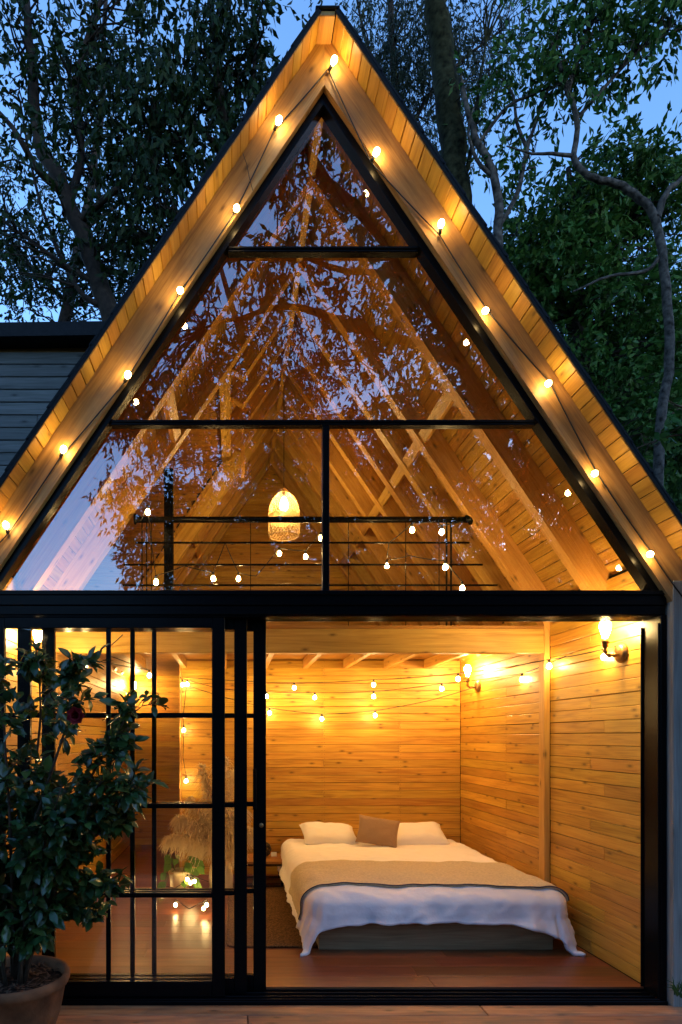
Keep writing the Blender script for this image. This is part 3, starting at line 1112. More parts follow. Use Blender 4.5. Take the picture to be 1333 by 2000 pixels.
def drape(a, b, lift, rip):
    """Cloth point: (a, b) unrolled over the mattress top, hanging over its left, right and front edges."""
    x0, x1, y0 = BX0 + RC, BX1 - RC, BY0 + RC
    ox = min(0, a - x0) + max(0, a - x1)
    oy = min(0, b - y0)
    r = math.hypot(ox, oy)
    px, py = min(max(a, x0), x1), max(b, y0)
    bump = .016 * mn.noise(Vector((a * 3.1, b * 3.1, 1.7))) + .008 * mn.noise(Vector((a * 8 + b * 5, b * 7 - a * 4, 4.1)))
    rr_ = abs(mn.noise(Vector((a * 5 + b * 3, b * 9, 7.7))))
    bump += .010 * max(0, .35 - rr_) / .35 * (rip > .02)
    if r < 1e-6:
        return Vector((px, py, BZ + lift + bump))
    dx, dy = ox / r, oy / r
    Rr = RC + lift
    q = r
    if q < Rr * math.pi / 2:
        out, dn = Rr * math.sin(q / Rr), Rr * (1 - math.cos(q / Rr))
    else:
        e = q - Rr * math.pi / 2
        out, dn = Rr + e * .30, Rr + e * .95
    s = a * abs(dy) + b * abs(dx)
    amt = min(1, dn / .25)
    cw = min(abs(dx), abs(dy)) * 1.414
    rip = rip * (1 - .65 * cw) * (.45 if abs(dx) > .8 else 1)
    rg_ = max(0, 1 - 3.2 * abs(mn.noise(Vector((s * 6.5 + dn * 7, dn * 2.2 - s * .8, 5.3)))))
    out += (.011 * rg_ * (rip > .012) + .006) * amt * (1 if rg_ > 0 else 1) * mn.noise(Vector((s * 3, dn * 3, 8))) + .009 * rg_ * amt * (rip > .009)
    out += .006 * amt * mn.noise(Vector((s * 16 + dn * 9, dn * 7, 3))) + rip * amt * (math.sin(s * 12 + 1.3 * math.sin(s * 5)) * .45 + math.sin(s * 29 + 2 * math.sin(s * 4)) * .22 + 1.5 * mn.noise(Vector((s * 8, dn * 4, 2))))
    out += .02 * math.sin(min(1, dn / .2) * math.pi)
    z = BZ + lift - dn + bump
    if z < .025:
        ex = .025 - z
        z = .025 + .006 * mn.noise(Vector((a * 12, b * 12, 0)))
        out += ex * .8
    p = Vector((px + dx * out, py + dy * out, z))
    return p


def cloth(name, a0, a1, b0, b1, na, nb, lift, rip, mat, parent, thick, edge=None):
    V, Fs = [], []
    for i in range(na + 1):
        for j in range(nb + 1):
            a, b = a0 + (a1 - a0) * i / na, b0 + (b1 - b0) * j / nb
            if edge:
                a, b = edge(a, b)
            p = drape(a, b, lift, rip)
            p.x = min(p.x, 1.962)
            V.append(p)
    for i in range(na):
        for j in range(nb):
            k = i * (nb + 1) + j
            Fs.append((k, k + nb + 1, k + nb + 2, k + 1))
    o = obj(name, V, Fs, mat, parent, True)
    md = o.modifiers.new('thick', 'SOLIDIFY')
    md.thickness = thick
    md.offset = -1
    return o


def duvet_edge(a, b):
    # the hem hangs deeper towards both front corners
    if b < BY0 + RC:
        u = (a - BX0) / (BX1 - BX0)
        k = .82 + (.30 if u > .5 else .17) * abs(2 * u - 1) ** 3
        b = BY0 + RC + (b - BY0 - RC) * min(k, 1.22)
    return a, b


dv = thing('duvet', 'crumpled white duvet hanging over the foot of the bed', 'duvet', (.92, 1.9, .43))
cloth('duvet_cover', BX0 - .27, BX1 + .25, BY0 - .26, 2.98, 120, 140, .020, .024, M['cotton'], dv, .026, duvet_edge)
th = thing('throw_blanket', 'tan wool throw laid across the bed with dark braided edge', 'blanket', (.92, 1.2, .45))
TB0, TB1 = 4.44 - 3.6, 5.28 - 3.6


def throw_edge(a, b):
    return a, b + .02 * math.sin(a * 3) - .05 * max(0, .1 - a)


cloth('wool_cloth', BX0 - .23, BX1 + .10, TB0, TB1, 90, 34, .040, .010, M['throw'], th, .010, throw_edge)
for off in (.0, ):
    pts = []
    for i in range(91):
        a = BX0 - .23 + (BX1 + .10 - BX0 + .23) * i / 90
        p = drape(*throw_edge(a, TB0 + off), .044, .010)
        p.x = min(p.x, 1.965)
        pts.append(tuple(p))
    tube('braid_trim', pts, .0045, M['trim'], th, 6)


def pillow(name, part, label, cat, c, sx, sy, h, rot, mat, seed=0, sharp=4.0):
    t = thing(name, label, cat, c)
    n = 26
    V, Fs = [], []
    for s in (1, -1):
        for i in range(n + 1):
            for j in range(n + 1):
                u, v = -1 + 2 * i / n, -1 + 2 * j / n
                e = max(0, (1 - abs(u) ** sharp)) ** .5 * max(0, (1 - abs(v) ** sharp)) ** .5
                pin = 1 - .07 * (1 - abs(u) ** 2) * abs(v) ** 3
                pin2 = 1 - .07 * (1 - abs(v) ** 2) * abs(u) ** 3
                w = mn.noise(Vector((u * 2.2 + seed, v * 2.2, s * 2))) * .15 + mn.noise(Vector((u * 5 + seed, v * 5, s))) * .08
                V.append((u * sx * pin2, v * sy * pin, s * h * e * (1 + w)))
    m = (n + 1) ** 2
    for s in (0, 1):
        for i in range(n):
            for j in range(n):
                k = s * m + i * (n + 1) + j
                f = (k, k + n + 1, k + n + 2, k + 1)
                Fs.append(f if s == 0 else f[::-1])
    mw = Matrix.Translation(Vector(c)) @ rot
    obj(part, V, Fs, mat, t, True, mw)
    return t


def eul(x, y, z):
    from mathutils import Euler
    return Euler((R(x), R(y), R(z))).to_matrix().to_4x4()


pillow('pillow', 'pillow_case', 'white pillow on the left of the bed head, behind the cushion', 'pillow', (.47, 2.78, .505), .29, .19, .085, eul(22, 3, 4), M['pillow'], 1)
pillow('pillow', 'pillow_case', 'white pillow on the right of the bed head, near the corner', 'pillow', (1.36, 2.78, .505), .31, .19, .085, eul(22, -3, -3), M['pillow'], 5)
pillow('cushion', 'cushion_cover', 'small taupe cushion leaning tilted between the white pillows', 'cushion', (.925, 2.56, .575), .205, .155, .055, eul(58, -4, -6) @ eul(0, 0, -14), M['cushion'], 9, 3.0)

# rug, with rounded corners
rg = thing('rug', 'brown woven rug with rounded corners beside the bed', 'rug', (-.2, 1.8, 0))
V = []
x0, x1, y0, y1, rr, h = -.57, .10, .835, 2.75, .06, .012
for (cx, cy_, a0) in ((x1 - rr, y1 - rr, 0), (x0 + rr, y1 - rr, 90), (x0 + rr, y0 + rr, 180), (x1 - rr, y0 + rr, 270)):
    for i in range(7):
        a = R(a0 + i * 15)
        V.append((cx + rr * math.cos(a), cy_ + rr * math.sin(a)))
n = len(V)
VV = [(x, y, .002) for x, y in V] + [(x, y, h) for x, y in V]
obj('rug_pile', VV, [list(range(n, 2 * n)), list(range(n))[::-1]] + [(i, (i + 1) % n, n + (i + 1) % n, n + i) for i in range(n)], M['rug'], rg)
tube('rug_binding', [(x, y, .009) for x, y in V + V[:1]], .007, M['rug'], rg, 6)

# low bedside table
bt = thing('bedside_table', 'low wooden bedside table on thin black frame by the bed', 'table', (-.24, 2.75, 0))
slab('table_top', (-.50, 2.60, .238), (-.02, 3.05, .262), M['pine_dark'], bt)
for x in (-.49, -.03):
    for yy in (2.612, 3.038):
        board('leg', (x, yy, .001), (x, yy, .237), .018, .018, (0, 1, 0), M['black'], bt, .002)
for yy in (2.612, 3.038):
    board('stretcher', (-.479, yy, .012), (-.041, yy, .012), .016, .016, (0, 0, 1), M['black'], bt, .002)
    board('apron', (-.479, yy, .228), (-.041, yy, .228), .016, .016, (0, 0, 1), M['black'], bt, .002)
vs_ = thing('woven_vase', 'small round dark wicker ball vase on the bedside table', 'vase', (-.20, 2.85, .262))
Vs, Qs, base = [], [], 0
for k in range(22):
    ax = Vector(RNG.normal(size=3)).normalized()
    u = ax.orthogonal().normalized()
    w = ax.cross(u)
    pts = [Vector((-.20, 2.85, .345)) + .075 * (u * math.cos(a) + w * math.sin(a)) for a in np.linspace(0, 2 * math.pi, 21)]
    v, q = tube_np([tuple(p) for p in pts], .0045, 5, base)
    Vs.append(v)
    Qs.append(q)
    base += len(v)
nobj('wicker', np.vstack(Vs), np.vstack(Qs), M['stem'], vs_)
cc = thing('tent_card', 'small white folded card standing on the bedside table', 'card', (-.08, 2.9, .263))
obj('card', [(-.125, 2.88, .263), (-.065, 2.88, .263), (-.065, 2.905, .305), (-.125, 2.905, .305), (-.125, 2.93, .263), (-.065, 2.93, .263)],
    [(0, 1, 2, 3), (3, 2, 5, 4)], M['pillow'], cc)

# ---------------------------------------------------------------- pampas and house plant by the wall end
pp = thing('pampas_grass', 'tall bunch of cream dried pampas plumes by the wall end', 'dried grass', W(432, 1735, 6.0))
pb = W(432, 1738, 6.0)
pb.z = 0
place('vase', lathe_mesh('pampas_vase', [(0, .001), (.10, .001), (.115, .03), (.12, .16), (.105, .27), (.075, .33), (.08, .36), (.072, .36), (.066, .33), (0, .32)], M['cream'], 20), pb, (0, 0, 1), pp)
plumes = [(395, 1500, -8), (424, 1492, 2), (440, 1487, 0), (455, 1510, 6), (350, 1600, -30), (330, 1640, -45), (372, 1565, -20), (472, 1585, 22), (488, 1625, 40), (405, 1580, -6), (450, 1590, 8), (415, 1640, -8), (380, 1650, -20), (465, 1660, 15)]
for i, (px, py, tilt) in enumerate(plumes):
    tip = W(px, py, 6.0 + .12 * math.sin(i * 2.3))
    root = pb + Vector((random.uniform(-.04, .04), random.uniform(-.04, .04), .34))
    midp = root.lerp(tip, .55) + Vector((0, 0, .16 if abs(tilt) > 15 else .04))
    axis = [root.lerp(midp, t).lerp(midp.lerp(tip, t), t) for t in np.linspace(0, 1, 13)]
    tube('stem', [tuple(p) for p in axis[:9]], .0035, M['straw'], pp, 5)
    Vs, Qs = [], []
    k = 0
    for s in range(950):
        t = random.uniform(.18, 1)
        f = t * 12
        a = axis[min(11, int(f))].lerp(axis[min(12, int(f) + 1)], f - int(f))
        tg = (axis[min(12, int(f) + 1)] - axis[min(11, int(f))]).normalized()
        d = (tg * .8 + Vector(RNG.normal(size=3)) * .5).normalized()
        ln = random.uniform(.09, .20) * (1.15 - .5 * t)
        e1 = a + d * ln * .5
        e2 = a + d * ln + Vector((0, 0, -ln * .55))
        w = d.cross(Vector((0, 1, .1))).normalized() * .0034
        Vs += [a - w, a + w, e1 + w, e1 - w, e2 + w * .3, e2 - w * .3]
        Qs += [(k, k + 1, k + 2, k + 3), (k + 3, k + 2, k + 4, k + 5)]
        k += 6
    nobj('plume', [tuple(v) for v in Vs], Qs, M['plume'], pp)

hp = thing('house_plant', 'trailing green house plant in pale pot beside the pampas', 'potted plant', W(352, 1735, 5.95))
hb = W(352, 1735, 5.95)
hb.z = 0
place('pot', lathe_mesh('plant_pot', [(0, .001), (.085, .001), (.105, .20), (.112, .205), (.112, .235), (.10, .235), (.098, .21), (0, .20)], M['cream'], 20), hb, (0, 0, 1), hp)


def leaf_geom(l, w, fold=.25, curl=.15):
    """Pointed oval leaf along +x: 10 verts, midrib folded."""
    xs = [0, .25, .55, .82, 1.0]
    ws = [0, .78, 1.0, .55, 0]
    V, Fs = [], []
    for x, q in zip(xs, ws):
        zc = -curl * l * x * x
        V += [(x * l, -q * w / 2, zc + fold * q * w / 2), (x * l, 0, zc), (x * l, q * w / 2, zc + fold * q * w / 2)]
    for i in range(4):
        a = i * 3
        Fs += [(a, a + 3, a + 4, a + 1), (a + 1, a + 4, a + 5, a + 2)]
    return V, Fs


def leaf_mesh(name, l, w, mat, fold=.25, curl=.15):
    V, Fs = leaf_geom(l, w, fold, curl)
    me = bpy.data.meshes.new(name)
    me.from_pydata(V, [], Fs)
    for p in me.polygons:
        p.use_smooth = True
    me.materials.append(mat)
    me.validate()
    me.update()
    return me


def leaf_matrix(p, d, up):
    d = Vector(d).normalized()
    y = Vector(up).cross(d)
    if y.length < 1e-3:
        y = d.orthogonal()
    y.normalize()
    z = d.cross(y)
    mw = Matrix((d, y, z)).transposed().to_4x4()
    mw.translation = Vector(p)
    return mw


lm = [leaf_mesh('leaf', .11, .075, M['leaf_in']), leaf_mesh('leaf', .085, .06, M['leaf_in'])]
for i in range(26):
    a = random.uniform(0, 2 * math.pi)
    rr = random.uniform(.05, .20)
    zz = random.uniform(.02, .36) if rr > .12 else random.uniform(.24, .40)
    p = hb + Vector((rr * math.cos(a), rr * math.sin(a) - .03, zz))
    c0 = hb + Vector((.06 * math.cos(a), .06 * math.sin(a), .23))
    tube('stem', [tuple(c0), tuple((c0 + p) / 2 + Vector((0, 0, .05))), tuple(p)], .002, M['leaf_in'], hp, 4)
    link(bpy.data.objects.new('leaf', lm[i % 2]), hp, leaf_matrix(p, (math.cos(a), math.sin(a) - .3, -.8), (0, -1, .6)))

px_string('fairy lights lying on the floor round the plant pots', None, 'b_fairy',
          [((316, 1738, 5.95), True), ((342, 1735, 5.8), False), ((372, 1725, 5.72), True), ((366, 1718, 5.7), True), ((380, 1722, 5.7), True), ((408, 1722, 5.72), False)], scale=.7, droop=0)
px_string('pair of small bulbs lying on the floor nearer the doors', None, 'b_fairy', [((343, 1768, 5.35), True), ((370, 1775, 5.2), False), ((404, 1768, 5.2), True), ((398, 1775, 5.2), True)], scale=.7, droop=0)

# ---------------------------------------------------------------- camellia in a terracotta pot
PCX, PCY = CAMX + (34 - 455) * 3.28 / F, CAMY + 3.28 - .02
PCY = -.36
PT = .275
pot = thing('terracotta_pot', 'mossy terracotta pot of dark soil in the front left corner', 'plant pot', (PCX, PCY, -.035))
hh = PT + .035
place('pot_wall', lathe_mesh('pot_wall', [(0, .0), (.20, .0), (.235, .10), (.262, hh - .06), (.275, hh - .055), (.285, hh - .03), (.284, hh - .008), (.278, hh), (.262, hh), (.252, hh - .01), (.245, hh - .05), (.235, hh - .10)], M['terracotta'], 40), (PCX, PCY, -.035), (0, 0, 1), pot)
sv = []
Fs = []
rings, seg = 10, 36
sv.append((PCX, PCY, PT - .035))
for i in range(1, rings + 1):
    for k in range(seg):
        a = 2 * math.pi * k / seg
        r = .246 * i / rings
        x, y = PCX + r * math.cos(a), PCY + r * math.sin(a)
        sv.append((x, y, PT - .05 + .018 * mn.noise(Vector((x * 22, y * 22, 0))) + .015 * (1 - (r / .246) ** 2)))
for k in range(seg):
    Fs.append((0, 1 + k, 1 + (k + 1) % seg))
for i in range(rings - 1):
    for k in range(seg):
        a, b = 1 + i * seg + k, 1 + i * seg + (k + 1) % seg
        Fs.append((a, a + seg, b + seg, b))
obj('soil', sv, Fs, M['soil'], pot, True)
Vs, Qs = [], []
for i in range(260):
    a, r = random.uniform(0, 6.283), .235 * math.sqrt(random.random())
    p = Vector((PCX + r * math.cos(a), PCY + r * math.sin(a), PT - .030 + .010 * random.random()))
    d = Vector((random.uniform(-1, 1), random.uniform(-1, 1), random.uniform(-.25, .35))).normalized() * random.uniform(.008, .022)
    w = d.cross(Vector((0, 0, 1))).normalized() * random.uniform(.003, .008)
    k = len(Vs)
    Vs += [tuple(p - d - w), tuple(p + d - w * .6), tuple(p + d + w), tuple(p - d + w * .7)]
    Qs.append((k, k + 1, k + 2, k + 3))
mc = nobj('bark_mulch', Vs, Qs, M['chip'], pot)
mc['kind'] = 'stuff'

cam_pl = thing('camellia_shrub', 'glossy dark camellia shrub with a red bloom before the sliding doors', 'shrub', (PCX, PCY, PT - .03))
# crown outline by height (pixel rows of its left/right extent): half width in metres
stems, tips = [], []
HT = 1.42
for i in range(15):
    a = random.uniform(0, 2 * math.pi)
    top = HT * random.uniform(.55, .93)
    spread = random.uniform(.12, .50)
    p0 = Vector((PCX + .06 * math.cos(a), PCY + .06 * math.sin(a), PT - .05))
    p3 = Vector((PCX + .05 + spread * math.cos(a), PCY - .05 + .22 * math.sin(a), PT + top * (1 - .30 * spread)))
    pm = p0.lerp(p3, .5) + Vector((-.05 * math.cos(a), -.03 * math.sin(a), .10))
    stems.append([p0.lerp(pm, t).lerp(pm.lerp(p3, t), t) for t in np.linspace(0, 1, 9)])
# the leader and the long side shoots that show in the photograph
D0 = CAMY + 3.6
for pts in ([(40, 1860), (70, 1600), (130, 1420), (148, 1340), (160, 1290)], [(40, 1860), (60, 1600), (80, 1400), (78, 1335), (72, 1290)],
            [(60, 1800), (130, 1600), (200, 1480), (245, 1405), (280, 1378)], [(60, 1800), (150, 1640), (230, 1560), (285, 1540)],
            [(60, 1800), (130, 1700), (200, 1610), (262, 1520)], [(60, 1820), (120, 1740), (185, 1725), (215, 1740)], [(60, 1820), (110, 1770), (160, 1780), (182, 1800)],
            [(40, 1840), (20, 1600), (8, 1420), (-10, 1300)], [(60, 1800), (150, 1600), (215, 1500), (228, 1440)], [(60, 1800), (160, 1650), (240, 1600), (270, 1590)]):
    yy = random.uniform(3.10, 3.34)
    P = [W(px, py, yy) for px, py in pts]
    P[0] = Vector((PCX, PCY, PT - .03))
    fine = []
    for k in range(len(P) - 1):
        for t in (0, .33, .66):
            fine.append(P[k].lerp(P[k + 1], t))
    fine.append(P[-1])
    stems.append(fine)
leaf_tr = []
for st in stems:
    tube('stem', [tuple(p) for p in st], list(np.linspace(.010, .0025, len(st))), M['stem'], cam_pl, 6)
    n = len(st)
    for k in range(int(n * 2.6)):
        f = random.uniform(.16, 1.0) * (n - 1)
        i0 = min(n - 2, int(f))
        b0 = st[i0].lerp(st[i0 + 1], f - i0)
        dv_ = Vector(RNG.normal(size=3))
        dv_.z = abs(dv_.z) * .7
        dv_.normalize()
        ln = random.uniform(.05, .15)
        b1 = b0 + dv_ * ln
        if b1.y > -.055:
            b1.y = -.055 - .02 * random.random()
        if b1.z < PT + .04 and abs(b1.x - PCX) < .4:
            continue
        tube('twig', [tuple(b0), tuple(b0.lerp(b1, .5) + Vector((0, 0, .01))), tuple(b1)], [.003, .0022, .0015], M['stem'], cam_pl, 5)
        for q in range(random.randint(5, 8)):
            t = random.uniform(.25, 1)
            p = b0.lerp(b1, t)
            d = (dv_ * .5 + Vector(RNG.normal(size=3)) * .75 + Vector((0, -.15, -.15))).normalized()
            leaf_tr.append((p, d, random.choice((0, 0, 1, 1, 2))))
cmesh = [leaf_mesh('leaf', .076, .040, M['leaf_cam'], .3, .25), leaf_mesh('leaf', .068, .036, M['leaf_cam'], .2, .35), leaf_mesh('leaf', .095, .048, M['leaf_cam'], .35, -.12)]
leaf_tr = [l for l in leaf_tr if (l[0] + l[1] * .09).y < -.04 and -2.3 < l[0].x]


def vis_key(l):
    p = l[0]
    D = p.y - CAMY
    px = 455 + (p.x - CAMX) * F / D
    return (0 if -10 < px < 330 else 10) + D


leaf_tr.sort(key=vis_key)
for p, d, k in leaf_tr[:300]:
    up = Vector((RNG.normal() * .4, -.45 + RNG.normal() * .4, .9))
    link(bpy.data.objects.new('leaf', cmesh[k]), cam_pl, leaf_matrix(p, d, up) @ Matrix.Scale(random.uniform(.6, 1.18), 4))
Vs, Qs = [], []
for p, d, k in leaf_tr[300:]:
    l, w = ((.082, .042), (.068, .036), (.095, .048))[k]
    V, Fs = leaf_geom(l, w, .3, .25)
    mw = leaf_matrix(p, d, Vector((RNG.normal() * .4, -.45 + RNG.normal() * .4, .9)))
    b = len(Vs)
    Vs += [tuple(mw @ Vector(v)) for v in V]
    Qs += [tuple(b + i for i in f) for f in Fs]
fo = nobj('foliage', Vs, Qs, M['leaf_cam'], cam_pl, True)
fo['kind'] = 'stuff'
# the bloom: whorls of petals
bc = W(150, 1398, 2.97)
for ring, (npet, tilt, l) in enumerate(((7, 12, .05), (6, 38, .044), (5, 62, .034))):
    pm = leaf_mesh('petal', l, l * .95, M['petal'], .35, -.3)
    for k in range(npet):
        a = 2 * math.pi * k / npet + ring * .5
        d = Vector((math.cos(a) * math.cos(R(tilt)), -math.sin(R(tilt)), math.sin(a) * math.cos(R(tilt))))
        link(bpy.data.objects.new('petal', pm), cam_pl, leaf_matrix(bc, d, (0, -1, 0)))

tf = thing('grass_tuft', 'small dark tuft of grass at the foot of the right post', 'grass tuft', W(1330, 1935, 3.42))
tb = W(1332, 1942, 3.42)
for i in range(22):
    a = random.uniform(0, 6.283)
    d = Vector((math.cos(a) * .5, math.sin(a) * .4, random.uniform(.6, 1.4))).normalized()
    w = d.cross(Vector((0, 1, 0))).normalized() * .004
    ln = random.uniform(.07, .16)
    b0 = tb + Vector((random.uniform(-.03, .03), random.uniform(-.03, .02), -.01))
    b1 = b0 + d * ln * .6
    b2 = b0 + d * ln + Vector((d.x * .04, d.y * .04, -.03))
    obj('blade', [b0 - w, b0 + w, b1 + w * .8, b1 - w * .8, b2], [(0, 1, 2, 3), (3, 2, 4)], M['leaf_cam'], tf)

# ---------------------------------------------------------------- trees
def leaves_np(centers, radii, counts, ln, wd, droop=.3, base=0, flat=.6):
    """Leaf-sized folded quads scattered round cluster centres."""
    # leaves sit in sprigs of about six round a short shoot, sprigs fill the cluster
    ns = np.maximum(1, np.asarray(counts) // 6)
    C = np.repeat(np.asarray(centers, float), ns, axis=0)
    Rr = np.repeat(np.asarray(radii, float), ns)
    m = len(C)
    g = RNG.normal(size=(m, 3))
    g /= np.linalg.norm(g, axis=1)[:, None]
    SP = C + g * (Rr * RNG.random(m) ** .5)[:, None] * np.array([1, 1, flat])
    SD = g * .7 + RNG.normal(size=(m, 3)) * .5 + np.array([0, 0, -droop])
    SD /= np.linalg.norm(SD, axis=1)[:, None]
    P = np.repeat(SP, 6, axis=0)
    d0 = np.repeat(SD, 6, axis=0)
    n = len(P)
    P = P + d0 * (RNG.random(n) * ln * 1.6)[:, None] + RNG.normal(size=(n, 3)) * ln * .12
    d = d0 * .7 + RNG.normal(size=(n, 3)) * .6 + np.array([0, 0, -droop])
    d /= np.linalg.norm(d, axis=1)[:, None]
    u = RNG.normal(size=(n, 3))
    s = np.cross(d, u)
    s /= np.linalg.norm(s, axis=1)[:, None] + 1e-9
    nn = np.cross(s, d)
    L = ln * RNG.uniform(.55, 1.35, n)[:, None]
    Wd = wd * RNG.uniform(.8, 1.2, n)[:, None]
    m = P + d * L * .45 + nn * Wd * .2
    V = np.stack([P, m - s * Wd * .5, P + d * L, m + s * Wd * .5], 1).reshape(-1, 3)
    Q = np.arange(n * 4).reshape(-1, 4) + base
    return V, Q


def keep_out(p):
    x, y, z = p
    if -.4 < y < 5.6 and z < ZC + 1.0 - TAN * abs(x) * .9 + .4:
        return True
    if 1.0 < y < 4.2 and x < 0 and z < WZ + .5:
        return True
    return False


def smooth_path(pts, n=4):
    out = []
    P = [Vector(p) for p in pts]
    for i in range(len(P) - 1):
        a, b, c, d = P[max(0, i - 1)], P[i], P[i + 1], P[min(len(P) - 1, i + 2)]
        for k in range(n):
            t = k / n
            out.append(.5 * ((2 * b) + (c - a) * t + (2 * a - 5 * b + 4 * c - d) * t * t + (3 * b - a - 3 * c + d) * t ** 3))
    out.append(P[-1])
    return out


def tree(name, label, limbs, blobs, leaf, mat, bark, cat='tree', group=None, cl_r=.45, per=70, droop=.3, twig=.012, maxlen=4.0):
    """limbs: list of (points, r0, r1), the first is the trunk; blobs: (centre, (rx, ry, rz), clusters)."""
    t = thing(name, label, cat, limbs[0][0][0], group)
    nodes = []
    bv, bq, nb = [], [], 0
    for i, (pts, r0, r1) in enumerate(limbs):
        sp = smooth_path(pts)
        jit = [p + Vector(RNG.normal(size=3)) * r0 * .09 for p in sp]
        v, q = tube_np([tuple(p) for p in jit], np.linspace(r0, r1, len(jit)), 9 if i == 0 else 6, 0)
        if i == 0:
            nobj('trunk', v, q, bark, t, True)
        else:
            bv.append(v)
            bq.append(q + nb)
            nb += len(v)
        nodes += [(p, r0 + (r1 - r0) * k / len(jit)) for k, p in enumerate(jit)]
    NP = np.array([tuple(p) for p, _ in nodes])
    cs, rs, ns = [], [], []
    for (c, (rx, ry, rz), ncl) in blobs:
        for _ in range(ncl):
            g = RNG.normal(size=3)
            g /= np.linalg.norm(g)
            p = np.array(c) + g * RNG.random() ** .42 * np.array([rx, ry, rz])
            if keep_out(p) or p[2] < .3:
                continue
            cs.append(p)
            rs.append(cl_r * RNG.uniform(.5, 1.5))
            ns.append(int(per * RNG.uniform(.6, 1.3)))
            dd = np.linalg.norm(NP - p, axis=1) + np.maximum(0, NP[:, 2] - p[2]) * 1.2
            k = int(np.argmin(dd))
            a, b = Vector(NP[k]), Vector(p)
            if (b - a).length > maxlen:
                continue
            mid = a.lerp(b, .5) + Vector((RNG.normal() * .12, RNG.normal() * .12, .08 * (b - a).length))
            path = [a, a.lerp(mid, .6) + Vector(RNG.normal(size=3)) * .05, mid, mid.lerp(b, .5) + Vector(RNG.normal(size=3)) * .06, b]
            v, q = tube_np([tuple(x) for x in path], np.linspace(twig * 1.6, twig * .4, 5), 4, 0)
            bv.append(v)
            bq.append(q + nb)
            nb += len(v)
    if bv:
        nobj('branches', np.vstack(bv), np.vstack(bq), bark, t, True)
    V, Q = leaves_np(cs, rs, ns, leaf[0], leaf[1], droop)
    nobj('crown', V, Q, mat, t)
    return t


def G(px, D, z=-.25):
    p = W(px, 1440, D)
    p.z = z
    return p


# left of the cabin, behind the wing
D = 9.4
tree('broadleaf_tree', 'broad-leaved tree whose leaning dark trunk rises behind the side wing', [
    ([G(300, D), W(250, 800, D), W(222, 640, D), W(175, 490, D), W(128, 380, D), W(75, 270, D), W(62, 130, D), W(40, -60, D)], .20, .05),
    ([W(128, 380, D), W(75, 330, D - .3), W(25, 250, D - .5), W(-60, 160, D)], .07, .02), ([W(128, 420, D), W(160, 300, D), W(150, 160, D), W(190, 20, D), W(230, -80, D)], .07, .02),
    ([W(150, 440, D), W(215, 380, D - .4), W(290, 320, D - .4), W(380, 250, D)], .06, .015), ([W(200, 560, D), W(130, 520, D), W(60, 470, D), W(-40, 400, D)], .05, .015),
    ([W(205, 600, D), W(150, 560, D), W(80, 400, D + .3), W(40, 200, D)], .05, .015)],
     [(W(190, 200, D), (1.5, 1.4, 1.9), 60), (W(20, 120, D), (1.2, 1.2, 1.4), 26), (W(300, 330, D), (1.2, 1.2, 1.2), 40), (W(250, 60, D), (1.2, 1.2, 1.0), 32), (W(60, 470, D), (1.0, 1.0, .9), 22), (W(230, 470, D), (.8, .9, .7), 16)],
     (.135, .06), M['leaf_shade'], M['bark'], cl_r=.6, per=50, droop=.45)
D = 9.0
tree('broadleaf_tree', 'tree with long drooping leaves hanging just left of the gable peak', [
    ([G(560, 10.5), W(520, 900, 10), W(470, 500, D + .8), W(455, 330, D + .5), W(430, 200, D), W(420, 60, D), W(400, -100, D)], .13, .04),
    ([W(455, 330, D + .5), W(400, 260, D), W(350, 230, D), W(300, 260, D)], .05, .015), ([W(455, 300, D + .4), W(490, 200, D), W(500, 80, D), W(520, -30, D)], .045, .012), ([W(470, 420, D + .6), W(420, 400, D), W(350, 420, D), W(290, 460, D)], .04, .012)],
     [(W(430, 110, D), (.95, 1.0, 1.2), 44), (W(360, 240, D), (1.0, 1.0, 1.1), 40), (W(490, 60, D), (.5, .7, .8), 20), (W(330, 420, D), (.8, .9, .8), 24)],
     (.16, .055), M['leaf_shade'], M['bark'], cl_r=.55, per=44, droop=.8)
D = 13.5
tree('broadleaf_tree', 'finer leaved tree standing farther back above the side wing roof', [
    ([G(120, D), W(110, 800, D), W(140, 560, D), W(170, 400, D), W(200, 200, D), W(210, -50, D)], .18, .04), ([W(140, 600, D), W(60, 520, D), W(10, 460, D), W(-60, 420, D)], .06, .02), ([W(160, 450, D), W(230, 400, D), W(310, 360, D)], .06, .02)],
     [(W(80, 540, D), (2.0, 1.4, 1.0), 60), (W(240, 560, D), (1.5, 1.4, 1.0), 40), (W(-20, 380, D), (1.3, 1.3, 1.6), 30), (W(330, 520, D), (1.1, 1.2, 1.0), 24), (W(150, 200, D), (2.0, 1.4, 1.8), 40)],
     (.12, .05), M['leaf_fine'], M['bark'], cl_r=.6, per=52, droop=.25)

